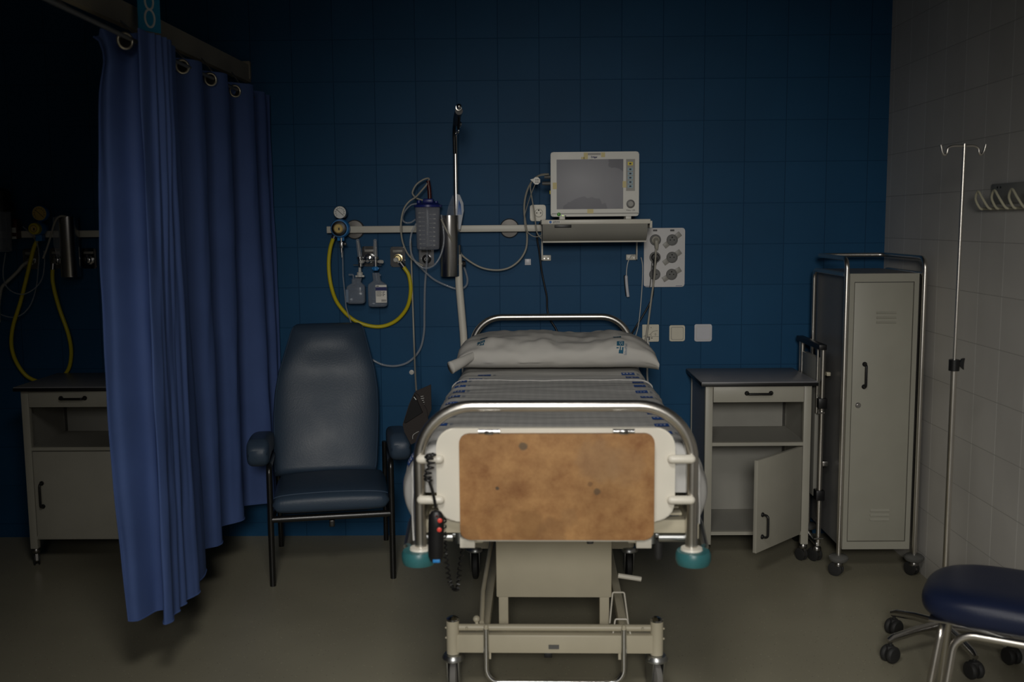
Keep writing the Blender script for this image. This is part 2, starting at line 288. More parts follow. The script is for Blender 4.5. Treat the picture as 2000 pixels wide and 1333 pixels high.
# ------------------------------------------------------------------ mesh builder
ORIG = {}
def thing(name, label, cat, loc=(0, 0, 0), rz=0., group=None):
    o = bpy.data.objects.new(name, None); C.objects.link(o)
    o.location = loc; o.rotation_euler = (0, 0, rz); o['label'] = label; o['category'] = cat
    o.empty_display_size = .05
    if group: o['group'] = group
    ORIG[o.name] = Matrix.Translation(loc) @ Matrix.Rotation(rz, 4, 'Z')
    return o
def tag(o, label, cat, group=None):
    o['label'] = label; o['category'] = cat
    if group: o['group'] = group
    return o
class MB:
    def __init__(s): s.bm = bmesh.new(); s.mi = 0
    def _f(s, vs):
        try:
            f = s.bm.faces.new(vs); f.material_index = s.mi; return f
        except ValueError: return None
    def box(s, c, d, bev=0., rot=None, seg=2):
        T = Matrix.Translation(c) @ (rot.to_4x4() if rot is not None else Matrix.Identity(4)) @ Matrix.Diagonal((*d, 1))
        r = bmesh.ops.create_cube(s.bm, size=1., matrix=T)
        fs = set(f for v in r['verts'] for f in v.link_faces)
        if bev:
            es = list(set(e for f in fs for e in f.edges))
            b = bmesh.ops.bevel(s.bm, geom=es, offset=bev, segments=seg, affect='EDGES', profile=.5)
            fs = set(b['faces']) | set(f for v in b['verts'] for f in v.link_faces)
        for f in fs:
            if f.is_valid: f.material_index = s.mi
        return s
    def boxb(s, x0, x1, y0, y1, z0, z1, bev=0.):
        return s.box(((x0+x1)/2, (y0+y1)/2, (z0+z1)/2), (abs(x1-x0), abs(y1-y0), abs(z1-z0)), bev)
    def tube(s, pts, r, seg=10, closed=False, caps=True, flat=1.):
        P = [Vector(p) for p in pts]; n = len(P); rings = []
        T = []
        for i in range(n):
            a = P[i-1] if (i or closed) else P[0]; b = P[(i+1) % n] if (i < n-1 or closed) else P[-1]
            d = (b-a); T.append(d.normalized() if d.length > 1e-9 else Vector((0, 0, 1)))
        up = Vector((0, 0, 1)) if abs(T[0].z) < .9 else Vector((0, 1, 0))
        N = (up - T[0]*up.dot(T[0])).normalized()
        for i in range(n):
            N = (N - T[i]*N.dot(T[i]))
            N = N.normalized() if N.length > 1e-6 else T[i].orthogonal().normalized()
            B = T[i].cross(N); rr = r[i] if isinstance(r, (list, tuple)) else r
            rings.append([s.bm.verts.new(P[i] + rr*(math.cos(2*PI*k/seg)*N + flat*math.sin(2*PI*k/seg)*B)) for k in range(seg)])
        for i in range(n if closed else n-1):
            a, b = rings[i], rings[(i+1) % n]
            for k in range(seg): s._f((a[k], a[(k+1) % seg], b[(k+1) % seg], b[k]))
        if caps and not closed:
            s._f(rings[0][::-1]); s._f(rings[-1])
        return s
    def cyl(s, a, b, r, r2=None, seg=24):
        return s.tube([a, b], [r, r if r2 is None else r2], seg)
    def capsule(s, a, b, r, seg=16):
        a = Vector(a); b = Vector(b); d = (b-a).normalized()
        pts = []; rr = []
        for k in range(6):
            t = k/5*PI/2; pts.append(a + d*r*(1-math.sin(t)) ); rr.append(max(r*math.sin(t)**.9, .0003) if k else .0005)
            pts[-1] = a + d*(r - r*math.cos(t)); rr[-1] = max(r*math.sin(t), .0004)
        for k in range(6):
            t = k/5*PI/2; pts.append(b - d*(r - r*math.sin(PI/2-t)) if False else b - d*(r-r*math.sin(t))); rr.append(max(r*math.cos(t), .0004))
        return s.tube(pts, rr, seg)
    def lathe(s, prof, o, axis=(0, 0, 1), seg=28, sx=1.):
        o = Vector(o); q = Vector((0, 0, 1)).rotation_difference(Vector(axis).normalized()); rings = []
        for r, h in prof:
            rings.append([s.bm.verts.new(o + q @ Vector((sx*max(r, 1e-4)*math.cos(2*PI*k/seg), max(r, 1e-4)*math.sin(2*PI*k/seg), h))) for k in range(seg)])
        for a, b in zip(rings, rings[1:]):
            for k in range(seg): s._f((a[k], a[(k+1) % seg], b[(k+1) % seg], b[k]))
        s._f(rings[0][::-1]); s._f(rings[-1])
        return s
    def disc(s, c, n, r, t=.001, seg=24): 
        n = Vector(n).normalized(); return s.cyl(Vector(c), Vector(c)+n*t, r, seg=seg)
    def ring(s, c, n, R, r, seg=28, sub=8, sx=1., sy=1.):
        q = Vector((0, 0, 1)).rotation_difference(Vector(n).normalized())
        return s.tube([Vector(c) + q @ Vector((sx*R*math.cos(2*PI*k/seg), sy*R*math.sin(2*PI*k/seg), 0)) for k in range(seg)], r, sub, closed=True)
    def prism(s, poly, o, ux, uy, t, bev=0.):
        ux = Vector(ux); uy = Vector(uy); n = ux.cross(uy).normalized(); o = Vector(o)
        a = [s.bm.verts.new(o + ux*x + uy*y) for x, y in poly]; b = [s.bm.verts.new(o + ux*x + uy*y + n*t) for x, y in poly]
        fs = [s._f(a[::-1]), s._f(b)]
        m = len(poly)
        for i in range(m): fs.append(s._f((a[i], a[(i+1) % m], b[(i+1) % m], b[i])))
        if bev:
            es = [e for f in fs[:2] if f for e in f.edges]
            r = bmesh.ops.bevel(s.bm, geom=es, offset=bev, segments=2, affect='EDGES')
            for f in r['faces']: f.material_index = s.mi
        return s
    def rplate(s, x0, x1, z0, z1, y, t, rad, bev=0., seg=6):
        """rounded plate facing -Y: front face at y, thickness t backwards"""
        poly = []
        for cx, cz, a0 in ((x1-rad, z1-rad, 0), (x0+rad, z1-rad, 90), (x0+rad, z0+rad, 180), (x1-rad, z0+rad, 270)):
            for k in range(seg+1):
                a = math.radians(a0 + 90*k/seg); poly.append((cx+rad*math.cos(a), cz+rad*math.sin(a)))
        return s.prism(poly, (0, y+t, 0), (1, 0, 0), (0, 0, 1), t, bev)
    def grid(s, fn, nu, nv, cu=False, cv=False):
        V = [[s.bm.verts.new(fn(i/(nu if cu else nu-1), j/(nv if cv else nv-1))) for j in range(nv)] for i in range(nu)]
        for i in range(nu if cu else nu-1):
            for j in range(nv if cv else nv-1):
                s._f((V[i][j], V[(i+1) % nu][j], V[(i+1) % nu][(j+1) % nv], V[i][(j+1) % nv]))
        return V
    def sphere(s, c, r, seg=20, sc=(1, 1, 1)):
        b = bmesh.ops.create_uvsphere(s.bm, u_segments=seg, v_segments=seg//2, radius=r, matrix=Matrix.Translation(c) @ Matrix.Diagonal((*sc, 1)))
        for f in set(f for v in b['verts'] for f in v.link_faces): f.material_index = s.mi
        return s
    def text(s, txt, o, ux, uz, h, align='CENTER', t=.0006, w=None, bold=0.):
        """flat lettering, cap height about h"""
        cu = bpy.data.curves.new('t', 'FONT'); cu.body = txt; cu.size = h/.72; cu.align_x = align; cu.resolution_u = 3; cu.offset = bold
        ob = bpy.data.objects.new('t', cu); me = bpy.data.meshes.new_from_object(ob)
        ux = Vector(ux).normalized(); uz = Vector(uz).normalized(); n = ux.cross(uz); o = Vector(o)
        xs = [v.co.x for v in me.vertices]; k = 1.
        if w and xs: k = w/max(1e-6, max(xs)-min(xs))
        vs = [s.bm.verts.new(o + ux*v.co.x*k + uz*v.co.y + n*t) for v in me.vertices]
        for p in me.polygons: s._f([vs[i] for i in p.vertices])
        bpy.data.objects.remove(ob); bpy.data.curves.remove(cu); bpy.data.meshes.remove(me)
        return s
    def build(s, name, m, parent=None, world=False, ang=40, sub=0, label=None, loc=None, solid=0., fix=True):
        if fix: bmesh.ops.recalc_face_normals(s.bm, faces=s.bm.faces[:])
        me = bpy.data.meshes.new(name); 
        if parent is not None:
            Mx = ORIG[parent.name]
            if world: s.bm.transform(Mx.inverted())
        else:
            L = Vector(loc) if loc is not None else Vector((0, 0, 0)); Mx = Matrix.Translation(L)
            s.bm.transform(Mx.inverted())
        s.bm.to_mesh(me); s.bm.free()
        for x in (m if isinstance(m, (list, tuple)) else [m]): me.materials.append(M[x] if isinstance(x, str) else x)
        me.shade_smooth()
        if ang < 179: me.set_sharp_from_angle(angle=math.radians(ang))
        o = bpy.data.objects.new(name, me); C.objects.link(o)
        if parent is not None: o.parent = parent
        elif loc is not None: o.location = loc
        ORIG[o.name] = Mx
        if solid:
            q = o.modifiers.new('solid', 'SOLIDIFY'); q.thickness = solid; q.offset = 0
        if sub:
            q = o.modifiers.new('sub', 'SUBSURF'); q.levels = sub; q.render_levels = sub
        if label: o['label'] = label
        return o
def struct(name, mb, m):
    o = mb.build(name, m); o['kind'] = 'structure'; return o
def bend(corners, r, n=7):
    """polyline with rounded corners of radius r"""
    P = [Vector(p) for p in corners]; out = [P[0]]
    for i in range(1, len(P)-1):
        a = (P[i-1]-P[i]); b = (P[i+1]-P[i]); rr = r[i-1] if isinstance(r, (list, tuple)) else r
        ca = a.normalized(); cb = b.normalized(); th = ca.angle(cb); L = rr/math.tan(th/2)
        p0 = P[i]+ca*L; p1 = P[i]+cb*L; c = P[i] + (ca+cb).normalized()*rr/math.sin(th/2)
        v0 = p0-c; v1 = p1-c
        for k in range(n+1):
            t = k/n; w = PI-th
            out.append(c + (math.sin((1-t)*w)*v0 + math.sin(t*w)*v1)/math.sin(w))
    out.append(P[-1]); return out

# ------------------------------------------------------------------ setting
XL, XR, YF, ZC = -2.7, 2.8953, -7.2, 2.95
struct('floor', MB().boxb(XL-.1, XR+.1, YF-.1, .1, -.1, 0), 'floor')
struct('ceiling', MB().boxb(XL-.1, XR+.1, YF-.1, .1, ZC, ZC+.1), 'ceil')
struct('wall_back', MB().boxb(XL-.1, XR+.1, 0, .1, 0, ZC), 'wall')
struct('wall_right', MB().boxb(XR, XR+.1, YF, 0, 0, ZC), 'rwall')
struct('wall_left', MB().boxb(XL-.1, XL, YF, 0, 0, ZC), 'fwall')
struct('wall_front', MB().boxb(XL-.1, XR+.1, YF-.1, YF, 0, ZC), 'fwall')

# ------------------------------------------------------------------ casters
def caster(parent, p, r, w, ztop, yaw=0., fork='zinc', wheel='rubber', twin=False, world=False, cap=None):
    """swivel caster under point p (x,y), wheel radius r, stem up to ztop"""
    x, y = p; c, s_ = math.cos(yaw), math.sin(yaw)
    ax = Vector((c, s_, 0)); fw = Vector((-s_, c, 0))
    trail = fw*(r*.35)
    b = MB(); top = Vector((x, y, 0))
    b.lathe([(.012, ztop), (r*.5, ztop-.004), (r*.62, ztop-.014), (r*.62, ztop-.022), (r*.4, ztop-.03)], top, seg=20)
    ctr = top + trail + Vector((0, 0, r))
    for sg in ((-1, 1) if not twin else (0,)):
        o = ctr + ax*sg*(w/2+.006)
        poly = [(-r*.55, 0), (-r*.3, -.02-r*.1), (r*.25, -.02-r*.1), (r*.5, ztop-.02-r), (-r*.75, ztop-.02-r)] if not twin else [(-r*.9, -r*.1), (-r*.2, -r*.55), (r*.35, -r*.4), (r*.6, r*.5), (r*.2, ztop-.02-r), (-r*.6, ztop-.02-r)]
        th = .004 if not twin else w*.55
        b.prism(poly, o - ax*th/2, fw, (0, 0, 1), th)
    b.boxb(x-.001, x+.001, y-.001, y+.001, ztop-.03, ztop-.02)
    part = b.build('caster', fork, parent, world=world)
    wb = MB()
    for sg in ((-1, 1) if twin else (0,)):
        o = ctr + ax*sg*w*.5; hw = w/2 if not twin else w*.2
        wb.lathe([(r*.3, -hw*1.05), (r*.82, -hw), (r*.97, -hw*.7), (r, 0), (r*.97, hw*.7), (r*.82, hw), (r*.3, hw*1.05)], o, axis=ax, seg=28)
    wb.build('wheel', wheel, part, world=world)
    return part

# ------------------------------------------------------------------ BED
BED = (1.203, -2.22, 0); BRZ = -.0208
bed = thing('hospital_bed', 'cream hospital bed with chrome end rails and a stained brown board at its foot', 'bed', BED, BRZ)
def BL(p):   # world -> bed local
    return ORIG[bed.name].inverted() @ Vector(p)
HW = .388
MB().tube(bend([(-HW, 0, .655), (-HW, 0, 1.069), (HW, 0, 1.069), (HW, 0, .655)], .155, 12), .0172, 18).build('foot_rail', 'satin', bed, label='bent chrome tube at the foot')
MB().tube(bend([(-.375, 2.07, .60), (-.375, 2.07, 1.130), (.385, 2.07, 1.130), (.385, 2.07, .60)], .14, 12), .017, 18).build('head_rail', 'satin', bed, label='bent chrome tube at the head')
MB().rplate(-.338, .338, .737, 1.008, -.012, .02, .055, .004).build('foot_panel', 'cream', bed)
MB().rplate(-.34, .345, .72, 1.055, 2.055, .02, .05, .004).build('head_panel', 'cream', bed)
MB().rplate(-.272, .272, .683, .985, -.024, .01, .05, .002).build('tray_backing', 'cream', bed)
fb = MB().rplate(-.27, .277, .692, .997, -.042, .017, .026, .003).build('brown_board', 'wood', bed, label='stained brown wood-fibre board')
for x in (-.185, .191):
    h = MB(); h.cyl((x-.03, -.036, 1.0035), (x+.03, -.036, 1.0035), .0075); h.boxb(x-.012, x+.012, -.046, -.03, .997, 1.007, .001)
    h.boxb(x-.027, x-.006, -.02, -.013, .998, 1.004); h.build('hinge', 'chrome', bed)
for z in (.921, .803):
    for sx in (-1, 1):
        MB().capsule((sx*.394, -.022, z), (sx*.315, -.022, z), .0125).build('spacer_bar', 'cream', bed)
for sx in (-1, 1):
    bp = MB().lathe([(.03, .612), (.046, .614), (.05, .625), (.05, .643), (.046, .652), (.03, .653)], (sx*(HW+.004), -.01, 0), seg=32).build('bumper', 'teal', bed, label='teal rubber bumper')
    MB().lathe([(.018, .652), (.032, .653), (.03, .659), (.018, .66)], (sx*HW, -.004, 0), seg=28).build('collar', 'cream', bp)
# lying frame
fr = MB()
for sx in (-1, 1):
    fr.boxb(sx*.40-.014, sx*.40+.014, .03, 2.05, .672, .722, .004)
    fr.boxb(sx*.23-.02, sx*.23+.02, .03, 2.05, .66, .70, .003)
for y in (.05, .55, 1.05, 1.55, 2.03): fr.boxb(-.4, .4, y-.02, y+.02, .69, .73, .003)
fr.build('lying_frame', 'beigem', bed)
sl = MB()
for k in range(28): sl.boxb(-.37, .37, .07+k*.071, .07+k*.071+.052, .731, .739, .002)
sl.build('slat_deck', 'beigem', bed)
for sx in (-1, 1):
    sb = MB()
    sb.tube([(sx*.428, .02, .652), (sx*.428, .12, .69), (sx*.428, 1.95, .69)], .013, 10)
    sb.cyl((sx*.30, .05, .672), (sx*.40, .05, .672), .013); sb.boxb(sx*.24-.03*sx, sx*.345, .07, .32, .664, .676, .003); sb.cyl((sx*.28, .05, .655), (sx*.28, .05, .70), .012)
    sb.build('side_rail', 'zinc', bed)
for sx in (-1, 1): MB().boxb(sx*.255-.022, sx*.255+.022, .02, .05, .648, .676, .002).build('end_bracket', 'cream', bed)
# lift column
MB().boxb(-.203, .203, .62, 1.25, .272, .66, .006).build('column_cover', 'beigem', bed)
MB().lathe([(.0, 0), (.018, 0), (.021, .008), (.012, .03)], (.125, .619, .512), (0, -1, 0), 20).tube([(.125, .60, .512), (.125, .59, .50), (.126, .588, .48)], .012, 10).build('knob', 'dgrey', bed)
MB().sphere((-.16, .617, .505), .009).build('knob', 'black', bed)
bs = MB()
for sx in (-1, 1):
    bs.boxb(sx*.178-.017, sx*.178+.017, .63, .68, .16, .30, .003)
    bs.boxb(sx*.24-.015, sx*.24+.015, .46, 1.55, .165, .205, .003)
bs.boxb(-.34, .34, 1.53, 1.57, .15, .21, .004)
bs.boxb(-.34, .34, .425, .465, .152, .216, .005)
for sx in (-1, 1):
    bs.cyl((sx*.341, .44, .147), (sx*.341, .44, .262), .0215); bs.boxb(sx*.225-.012, sx*.225+.012, .43, .46, .13, .153)
    bs.cyl((sx*.341, 1.55, .147), (sx*.341, 1.55, .25), .0215)
    for zz in (.2, .235): bs.sphere((sx*.364, .44, zz), .004, 8)
bs.cyl((-.32, .44, .237), (.32, .44, .237), .0115)
for sx in (-1, 1): bs.sphere((sx*.293, .427, .239), .005, 8)
bs.build('base_frame', 'beigem', bed)
for sx in (-1, 1): MB().lathe([(.022, 0), (.021, .006), (.012, .012), (.002, .014)], (sx*.341, .44, .262), seg=24).build('post_cap', 'chrome', bed)
MB().boxb(-.02, .015, .42, .425, .17, .183).build('rating_plate', 'dgrey', bed)
MB().boxb(-.035, -.008, .43, .45, .135, .152, .002).build('stop_block', 'black', bed)
pb = MB().tube(bend([(-.228, .418, .24), (-.228, .405, .06), (.23, .405, .06), (.23, .418, .24)], .05, 10), .0095, 14).build('pedal_bar', 'chrome', bed, label='bent chrome foot pedal')
for x in (-.228, .23): MB().capsule((x, .42, .225), (x, .42, .255), .008).build('pedal_pivot', 'beigem', pb)
lv = MB().tube([(-.245, .46, .245), (-.25, .62, .29), (-.247, 1.5, .3)], .0085, 10); lv.sphere((-.262, .45, .262), .012); lv.tube([(-.262, .45, .262), (-.258, .44, .225)], .006); lv.build('brake_rod', 'beigem', bed)
for (a, b) in (((.205, .6, .30), (.245, .6, .30)), ((.205, .47, .255), (.245, .47, .255))):
    MB().tube(bend([(a[0]-.012, a[1]-.03, .20), (a[0], a[1], a[2]), b, (b[0]+.012, b[1]-.04, .20)], .006, 4), .0028, 8).build('wire_bracket', 'cream', bed)
MB().cyl((.232, .72, .318), (.315, .72, .305), .009).build('release_lever', 'cream', bed)
MB().capsule((.305, .1, .655), (.305, .1, .585), .013).build('crank_handle', 'drubber', bed)
for sx in (-1, 1):
    caster(bed, (sx*.341, .44), .062, .026, .148, yaw=.0 if sx < 0 else .25)
    caster(bed, (sx*.341, 1.55), .066, .026, .16, yaw=0, wheel='drubber')
MB().cyl((.385, 2.05, .985), (.41, 2.05, .985), .012).boxb(.37, .40, 2.035, 2.06, .97, 1.0, .003).build('rail_clamp', 'chrome', bed)

# ------------------------------------------------------------------ bedding
TOP = .945
def prof(a, h, r, flare):
    """cloth over an edge: distance a from centre -> (offset, drop)"""
    f = h-r
    if a <= f: return a, 0.
    s = a-f; q = r*PI/2
    if s < q:
        t = s/r; return f+r*math.sin(t), r*(1-math.cos(t))
    d = s-q
    return h + flare*math.sin(min(d/.19, 1.)*PI*.92), r+d
def wr(x, y, k=1.):
    w = .0035*noise.noise((x*2.5, y*13, 1.)) + .0022*noise.noise((x*5, y*31, 4.)) + .004*noise.noise((x*1.2, y*4, 7.))
    return w*k
def sheet_pos(a, b, lift, vhead, vfoot, seed, edge=0.):
    # a across, b along (b<vfoot drops over the foot end)
    fl = .050*math.exp(-((b-.36)/.42)**2) + .006; q_ = min(1., max(0., (b-.05)/.055)); fl *= q_*q_*(3-2*q_)
    x, dz = prof(abs(a), .405 + lift, .055, fl); sx = 1 if a >= 0 else -1
    if b < vfoot:
        s = vfoot-b; r = .04; q = r*PI/2
        if s < q: v, dz2 = vfoot-r*math.sin(s/r), r*(1-math.cos(s/r))
        else: v, dz2 = vfoot-r, r+(s-q)
    else: v, dz2 = b, 0.
    dr = max(dz, dz2)
    w = wr(a+seed, b*1.)
    # pulled creases along the left edge
    cre = .006*max(0, 1-abs(a+.33)/.16)*noise.noise((a*3, b*17, seed))
    z = TOP + lift - dr + (w+cre)*(1 if dr < .05 else .3)
    xo = sx*x + (sx*.012*noise.noise((b*7, dr*7, seed+3)) + sx*.006*noise.noise((b*14, dr*3, seed)) if dr > .03 else 0)
    vo = v + (.006*noise.noise((a*8, dr*6, seed)) if dz2 > .03 else 0)
    return Vector((xo, vo, z))
def draped(lift, v0, v1, vfoot, dropL, dropR, seed, nu, nv, hem=None):
    def fn(i, j):
        a = -(.36+.086+dropL) + i*(.72+.172+dropL+dropR)
        e = 0.
        if hem: e = hem(a)
        b = v0 + j*(v1+e-v0)
        return sheet_pos(a, b, lift, v1, vfoot, seed)
    return fn
def emblem(mb, fpos, a, b, sa, sb, mats, txt=True, rot=0., k=1.):
    """health-service print: block with stars, lettering beside it, laid on the cloth by fpos"""
    def quad(x0, x1, y0, y1, n=3):
        for i in range(n):
            for j in range(n):
                P = []
                for (u, v) in ((i, j), (i+1, j), (i+1, j+1), (i, j+1)):
                    x = x0+(x1-x0)*u/n; y = y0+(y1-y0)*v/n
                    P.append(mb.bm.verts.new(fpos(a+sa*x, b+sb*y)))
                mb._f(P)
    mb.mi = mats[0]; quad(-.5, .18, -.5, .5)
    mb.mi = mats[1]
    if txt:
        for i, y in enumerate((-.36, -.2, -.04, .12, .28)): quad(.3, .3+.2*(.6+.4*((i*7) % 3)/2), y, y+.07, 1)
    mb.mi = mats[2]
    for (x, y) in ((-.38, .22), (-.2, .22), (-.02, .22), (-.38, -.05), (-.2, -.05), (-.02, -.05), (-.2, -.3)): quad(x-.05, x+.05, y-.06, y+.06, 1)
    mb.mi = 0
# bottom sheet, head half
VF = .06
bs_fn = draped(.0, 1.19, 2.035, VF, .12, .12, 2.3, 70, 60)
m_ = MB(); m_.grid(bs_fn, 80, 60)
p_bs = lambda a, b: sheet_pos(a, b, .0, 2, VF, 2.3) + Vector((0, 0, .0018))
for a, b in ((-.27, 1.41), (-.30, 1.30), (.335, 1.43), (.345, 1.325)): emblem(m_, p_bs, a, b, .08, .05, (1, 2, 3))
bsheet = m_.build('bed_sheet', ['sheet2', 'pblue', 'pgrey', 'pwhite'], None, loc=(0, 0, 0), ang=180, fix=False)
ORIG['x'] = None
def to_bed(o, base):
    o.rotation_euler = (0, 0, BRZ); o.location = BED; return o
to_bed(bsheet, 0); tag(bsheet, 'smooth white bed sheet at the head end, showing between pillow and upper sheet', 'sheet')
# upper sheet
hem = lambda a: .012*noise.noise((a*6, 0, 3)) + .01*noise.noise((a*17, 1, 3)) - .02*a
ts_fn = draped(.005, -.10, 1.235, VF, .22, .17, 5.1, 90, 120, hem)
m_ = MB(); m_.grid(ts_fn, 100, 150)
p_ts = lambda a, b: sheet_pos(a, b, .005, 1, VF, 5.1) + Vector((0, 0, .0022))
# rolled hem
m_.tube([sheet_pos(a, 1.233+hem(a), .0065, 1, VF, 5.1) for a in [-.46+.92*k/90 for k in range(91)]], .0035, 6)
for k, b in enumerate((1.205, 1.09, .98, .85, .70, .58, .45, .32)): emblem(m_, p_ts, -.352+.004*(k % 3), b, .066, .046, (1, 2, 3))
for k, b in enumerate((1.17, 1.055, .94, .83, .67, .52, .43, .32, .2)): emblem(m_, p_ts, .352-.004*(k % 3), b, .066, .044, (1, 2, 3))
def p_sd(a, b):
    p = sheet_pos(-a, b, .005, 1, VF, 5.1); return p + Vector((-.003, -.002, 0))
for (a, b) in ((.50, .30), (.56, .26), (.60, .34)): emblem(m_, p_sd, a, b, .05, .09, (1, 1, 3), txt=False)
tsheet = m_.build('top_sheet', ['sheet', 'pblue', 'pgrey', 'pwhite'], None, loc=(0, 0, 0), ang=180, fix=False)
to_bed(tsheet, 0); tag(tsheet, 'white checked sheet with blue prints along both edges, covering the foot half of the bed', 'sheet')

# pillow (bed local)
PC = Vector((.008, 1.665, TOP+.012))
def pil(u, th):
    """u -1..1 along bed width, th 0..2pi around"""
    L = .40
    e = abs(u)
    full = (1-min(e, 1.)**9)**.5
    H = .040 + .028*max(0, min(1, (u-.3)/.4)) + (.098 if u > 0 else .102-.01*e)*full*(1 + .06*noise.noise((u*2, 1, 5)))
    D = .225 - .05*e**6
    c, s = math.cos(th), math.sin(th)
    y = D*math.copysign(abs(c)**.5, c)
    if s > 0 and c < 0: y += .05*s
    z = (math.copysign(abs(s)**.72, s)*.5+.5)*H
    x = u*L + .012*noise.noise((th, u*2, 2))
    # gather at the left end is pulled forward and down towards the bed edge
    if u < -.84:
        t = (-u-.84)/.16; y -= .04*t*t; x -= .02*t
    if u > .80:
        t = (u-.80)/.20; x += .05*t; y -= .03*t; z -= .01*t*t
    # creases
    w = .010*noise.noise((u*2.2, y*13, 9)) + .006*noise.noise((u*5, y*26, 3)) + .007*noise.noise((u*8, th*2.4, 6))
    if s > -.3: z += w*min(1, full*1.4)
    y += .006*noise.noise((u*6, z*18, 11))
    # sag in the top on the right
    if s > 0: z -= .03*max(0, u+.1)*s
    return PC + Vector((x, y, max(z, -.004)))
m_ = MB()
m_.grid(lambda i, j: pil(-1+2*i, 2*PI*j), 110, 64, cv=True)
def pil_at(xx, zz, out=.0025):
    """point of the pillow front (and over the top) from local x and a fold-out coordinate"""
    u = xx/.40; th = PI + zz*-1
    p = pil(u, th); q = pil(u, th+.02); r_ = pil(u+.01, th)
    n = (q-p).cross(r_-p)
    if n.length < 1e-9: n = Vector((0, -1, 0))
    n.normalize()
    if n.y > 0 and n.z < .2 or n.z < -.3: n = -n
    return p + n*out
# large emblem on the front of the pillow, smaller ones further up
def logo(m_, x0, z0, w, h, k):
    def q(xa, xb, za, zb, n=4):
        for i in range(n):
            for j in range(n):
                P = [m_.bm.verts.new(pil_at(xa+(xb-xa)*u/n, za+(zb-za)*v/n, k)) for u, v in ((i, j), (i+1, j), (i+1, j+1), (i, j+1))]
                m_._f(P)
    m_.mi = 1; q(x0, x0+w, z0+h*.5, z0+h)
    q(x0, x0+w*.3, z0+h*.28, z0+h*.36, 2); q(x0+w*.45, x0+w*.6, z0+h*.2, z0+h*.42, 2); q(x0+w*.35, x0+w*.95, z0+h*.06, z0+h*.2, 2); q(x0+w*.75, x0+w*.95, z0+h*.2, z0+h*.38, 2)
    m_.mi = 3; k += .001
    for (x, z) in ((.35, .86), (.55, .9), (.75, .86), (.4, .72), (.65, .74), (.8, .66), (.5, .6)): q(x0+w*(x-.05), x0+w*(x+.05), z0+h*(z-.03), z0+h*(z+.03), 1)
    m_.mi = 0
for (x0, z0, w, h, k) in ((.27, -.10, .032, .55, .003), (-.33, .50, .034, .26, .003), (-.32, .86, .034, .24, .003), (.26, .78, .034, .22, .003)): logo(m_, x0, z0, w, h, k)
m_.mi = 2
# lettering up the side of the emblem
cu = bpy.data.curves.new('t', 'FONT'); cu.body = 'SaludMadrid'; cu.size = .016
ob = bpy.data.objects.new('t', cu); me_ = bpy.data.meshes.new_from_object(ob)
vs = [m_.bm.verts.new(pil_at(.27+.045 - v.co.y, -.11 + v.co.x*5.6, .003)) for v in me_.vertices]
for p in me_.polygons: m_._f([vs[i] for i in p.vertices])
bpy.data.objects.remove(ob); bpy.data.curves.remove(cu); bpy.data.meshes.remove(me_)
m_.mi = 0
# twisted open end of the pillowcase at the left
fl_ = [PC + Vector(p) for p in ((-.30, -.15, .075), (-.345, -.20, .062), (-.385, -.25, .045), (-.43, -.29, .026))]
m_.tube(cr(fl_, 5), [.012+.016*k/15 for k in range(16)], 14, flat=.75)
pillow = m_.build('pillow', ['pillow', 'pteal', 'pgrey', 'pwhite'], None, loc=(0, 0, 0), ang=180, fix=False)
to_bed(pillow, 0); tag(pillow, 'creased white pillow with teal prints lying at the head of the bed', 'pillow')

# ------------------------------------------------------------------ hand control at the foot of the bed
hc = thing('hand_control', 'black bed hand control with red buttons hanging at the foot rail', 'remote control', at(852, 1100, Y=-2.27))
a = at(852, 992, Y=-2.27); b = at(851, 1100, Y=-2.27)
prof_ = [(.006, .0), (.013, .005), (.0185, .02), (.019, .05), (.019, .11), (.018, .14), (.012, .152), (.004, .156)]
hb = MB().lathe([(r*1.18, h*.98) for r, h in prof_], b, (a-b), 24); 
for v in hb.bm.verts: v.co.y = -2.27 + (v.co.y+2.27)*.6
body = hb.build('handset', 'black', hc, world=True)
for (x, y) in ((859, 1017), (858, 1035)):
    MB().lathe([(.0001, 0), (.0065, 0), (.0065, .003), (.004, .004)], at(x, y, Y=-2.281), (0.1, -1, 0), 16).build('button', 'red', body, world=True)
MB().lathe([(.0001, 0), (.0035, 0), (.003, .002)], at(853, 1009, Y=-2.282), (0, -1, 0), 12).build('button', 'dred', body, world=True)
MB().boxb(*[v for v in (at(846, 1095, Y=-2.27).x, at(860, 1095, Y=-2.27).x, -2.284, -2.278, at(852, 1097, Y=-2.27).z, at(852, 1091, Y=-2.27).z)], .001).build('clip', 'blue', body, world=True)
cbl = MB(); cbl.tube(cr(path([(851, 992), (846, 965), (840, 945), (837, 935)], -2.265), 6), .0042, 8)
P = cr(path([(838, 938), (836, 925), (843, 905), (838, 890), (848, 886)], -2.25), 10); H = []
for i, p in enumerate(P): H.append(p + Vector((.010*math.sin(i*1.25), .010*math.cos(i*1.25)-.012, 0)))
cbl.tube(cr(H, 3), .0032, 7)
P = cr([at(868, 990, Y=-2.2), at(868, 1040, Y=-2.18), at(871, 1090, Y=-2.15), at(880, 1140, Y=-2.1), at(893, 1152, Y=-2.05), at(898, 1110, Y=-2.0), at(906, 1060, Y=-1.95)], 26); H = []
for i, p in enumerate(P): H.append(p + Vector((.006*math.sin(i*1.3), .006*math.cos(i*1.3), 0)))
cbl.tube(H, .0024, 6)
cbl.build('coiled_cable', 'black', hc, world=True)

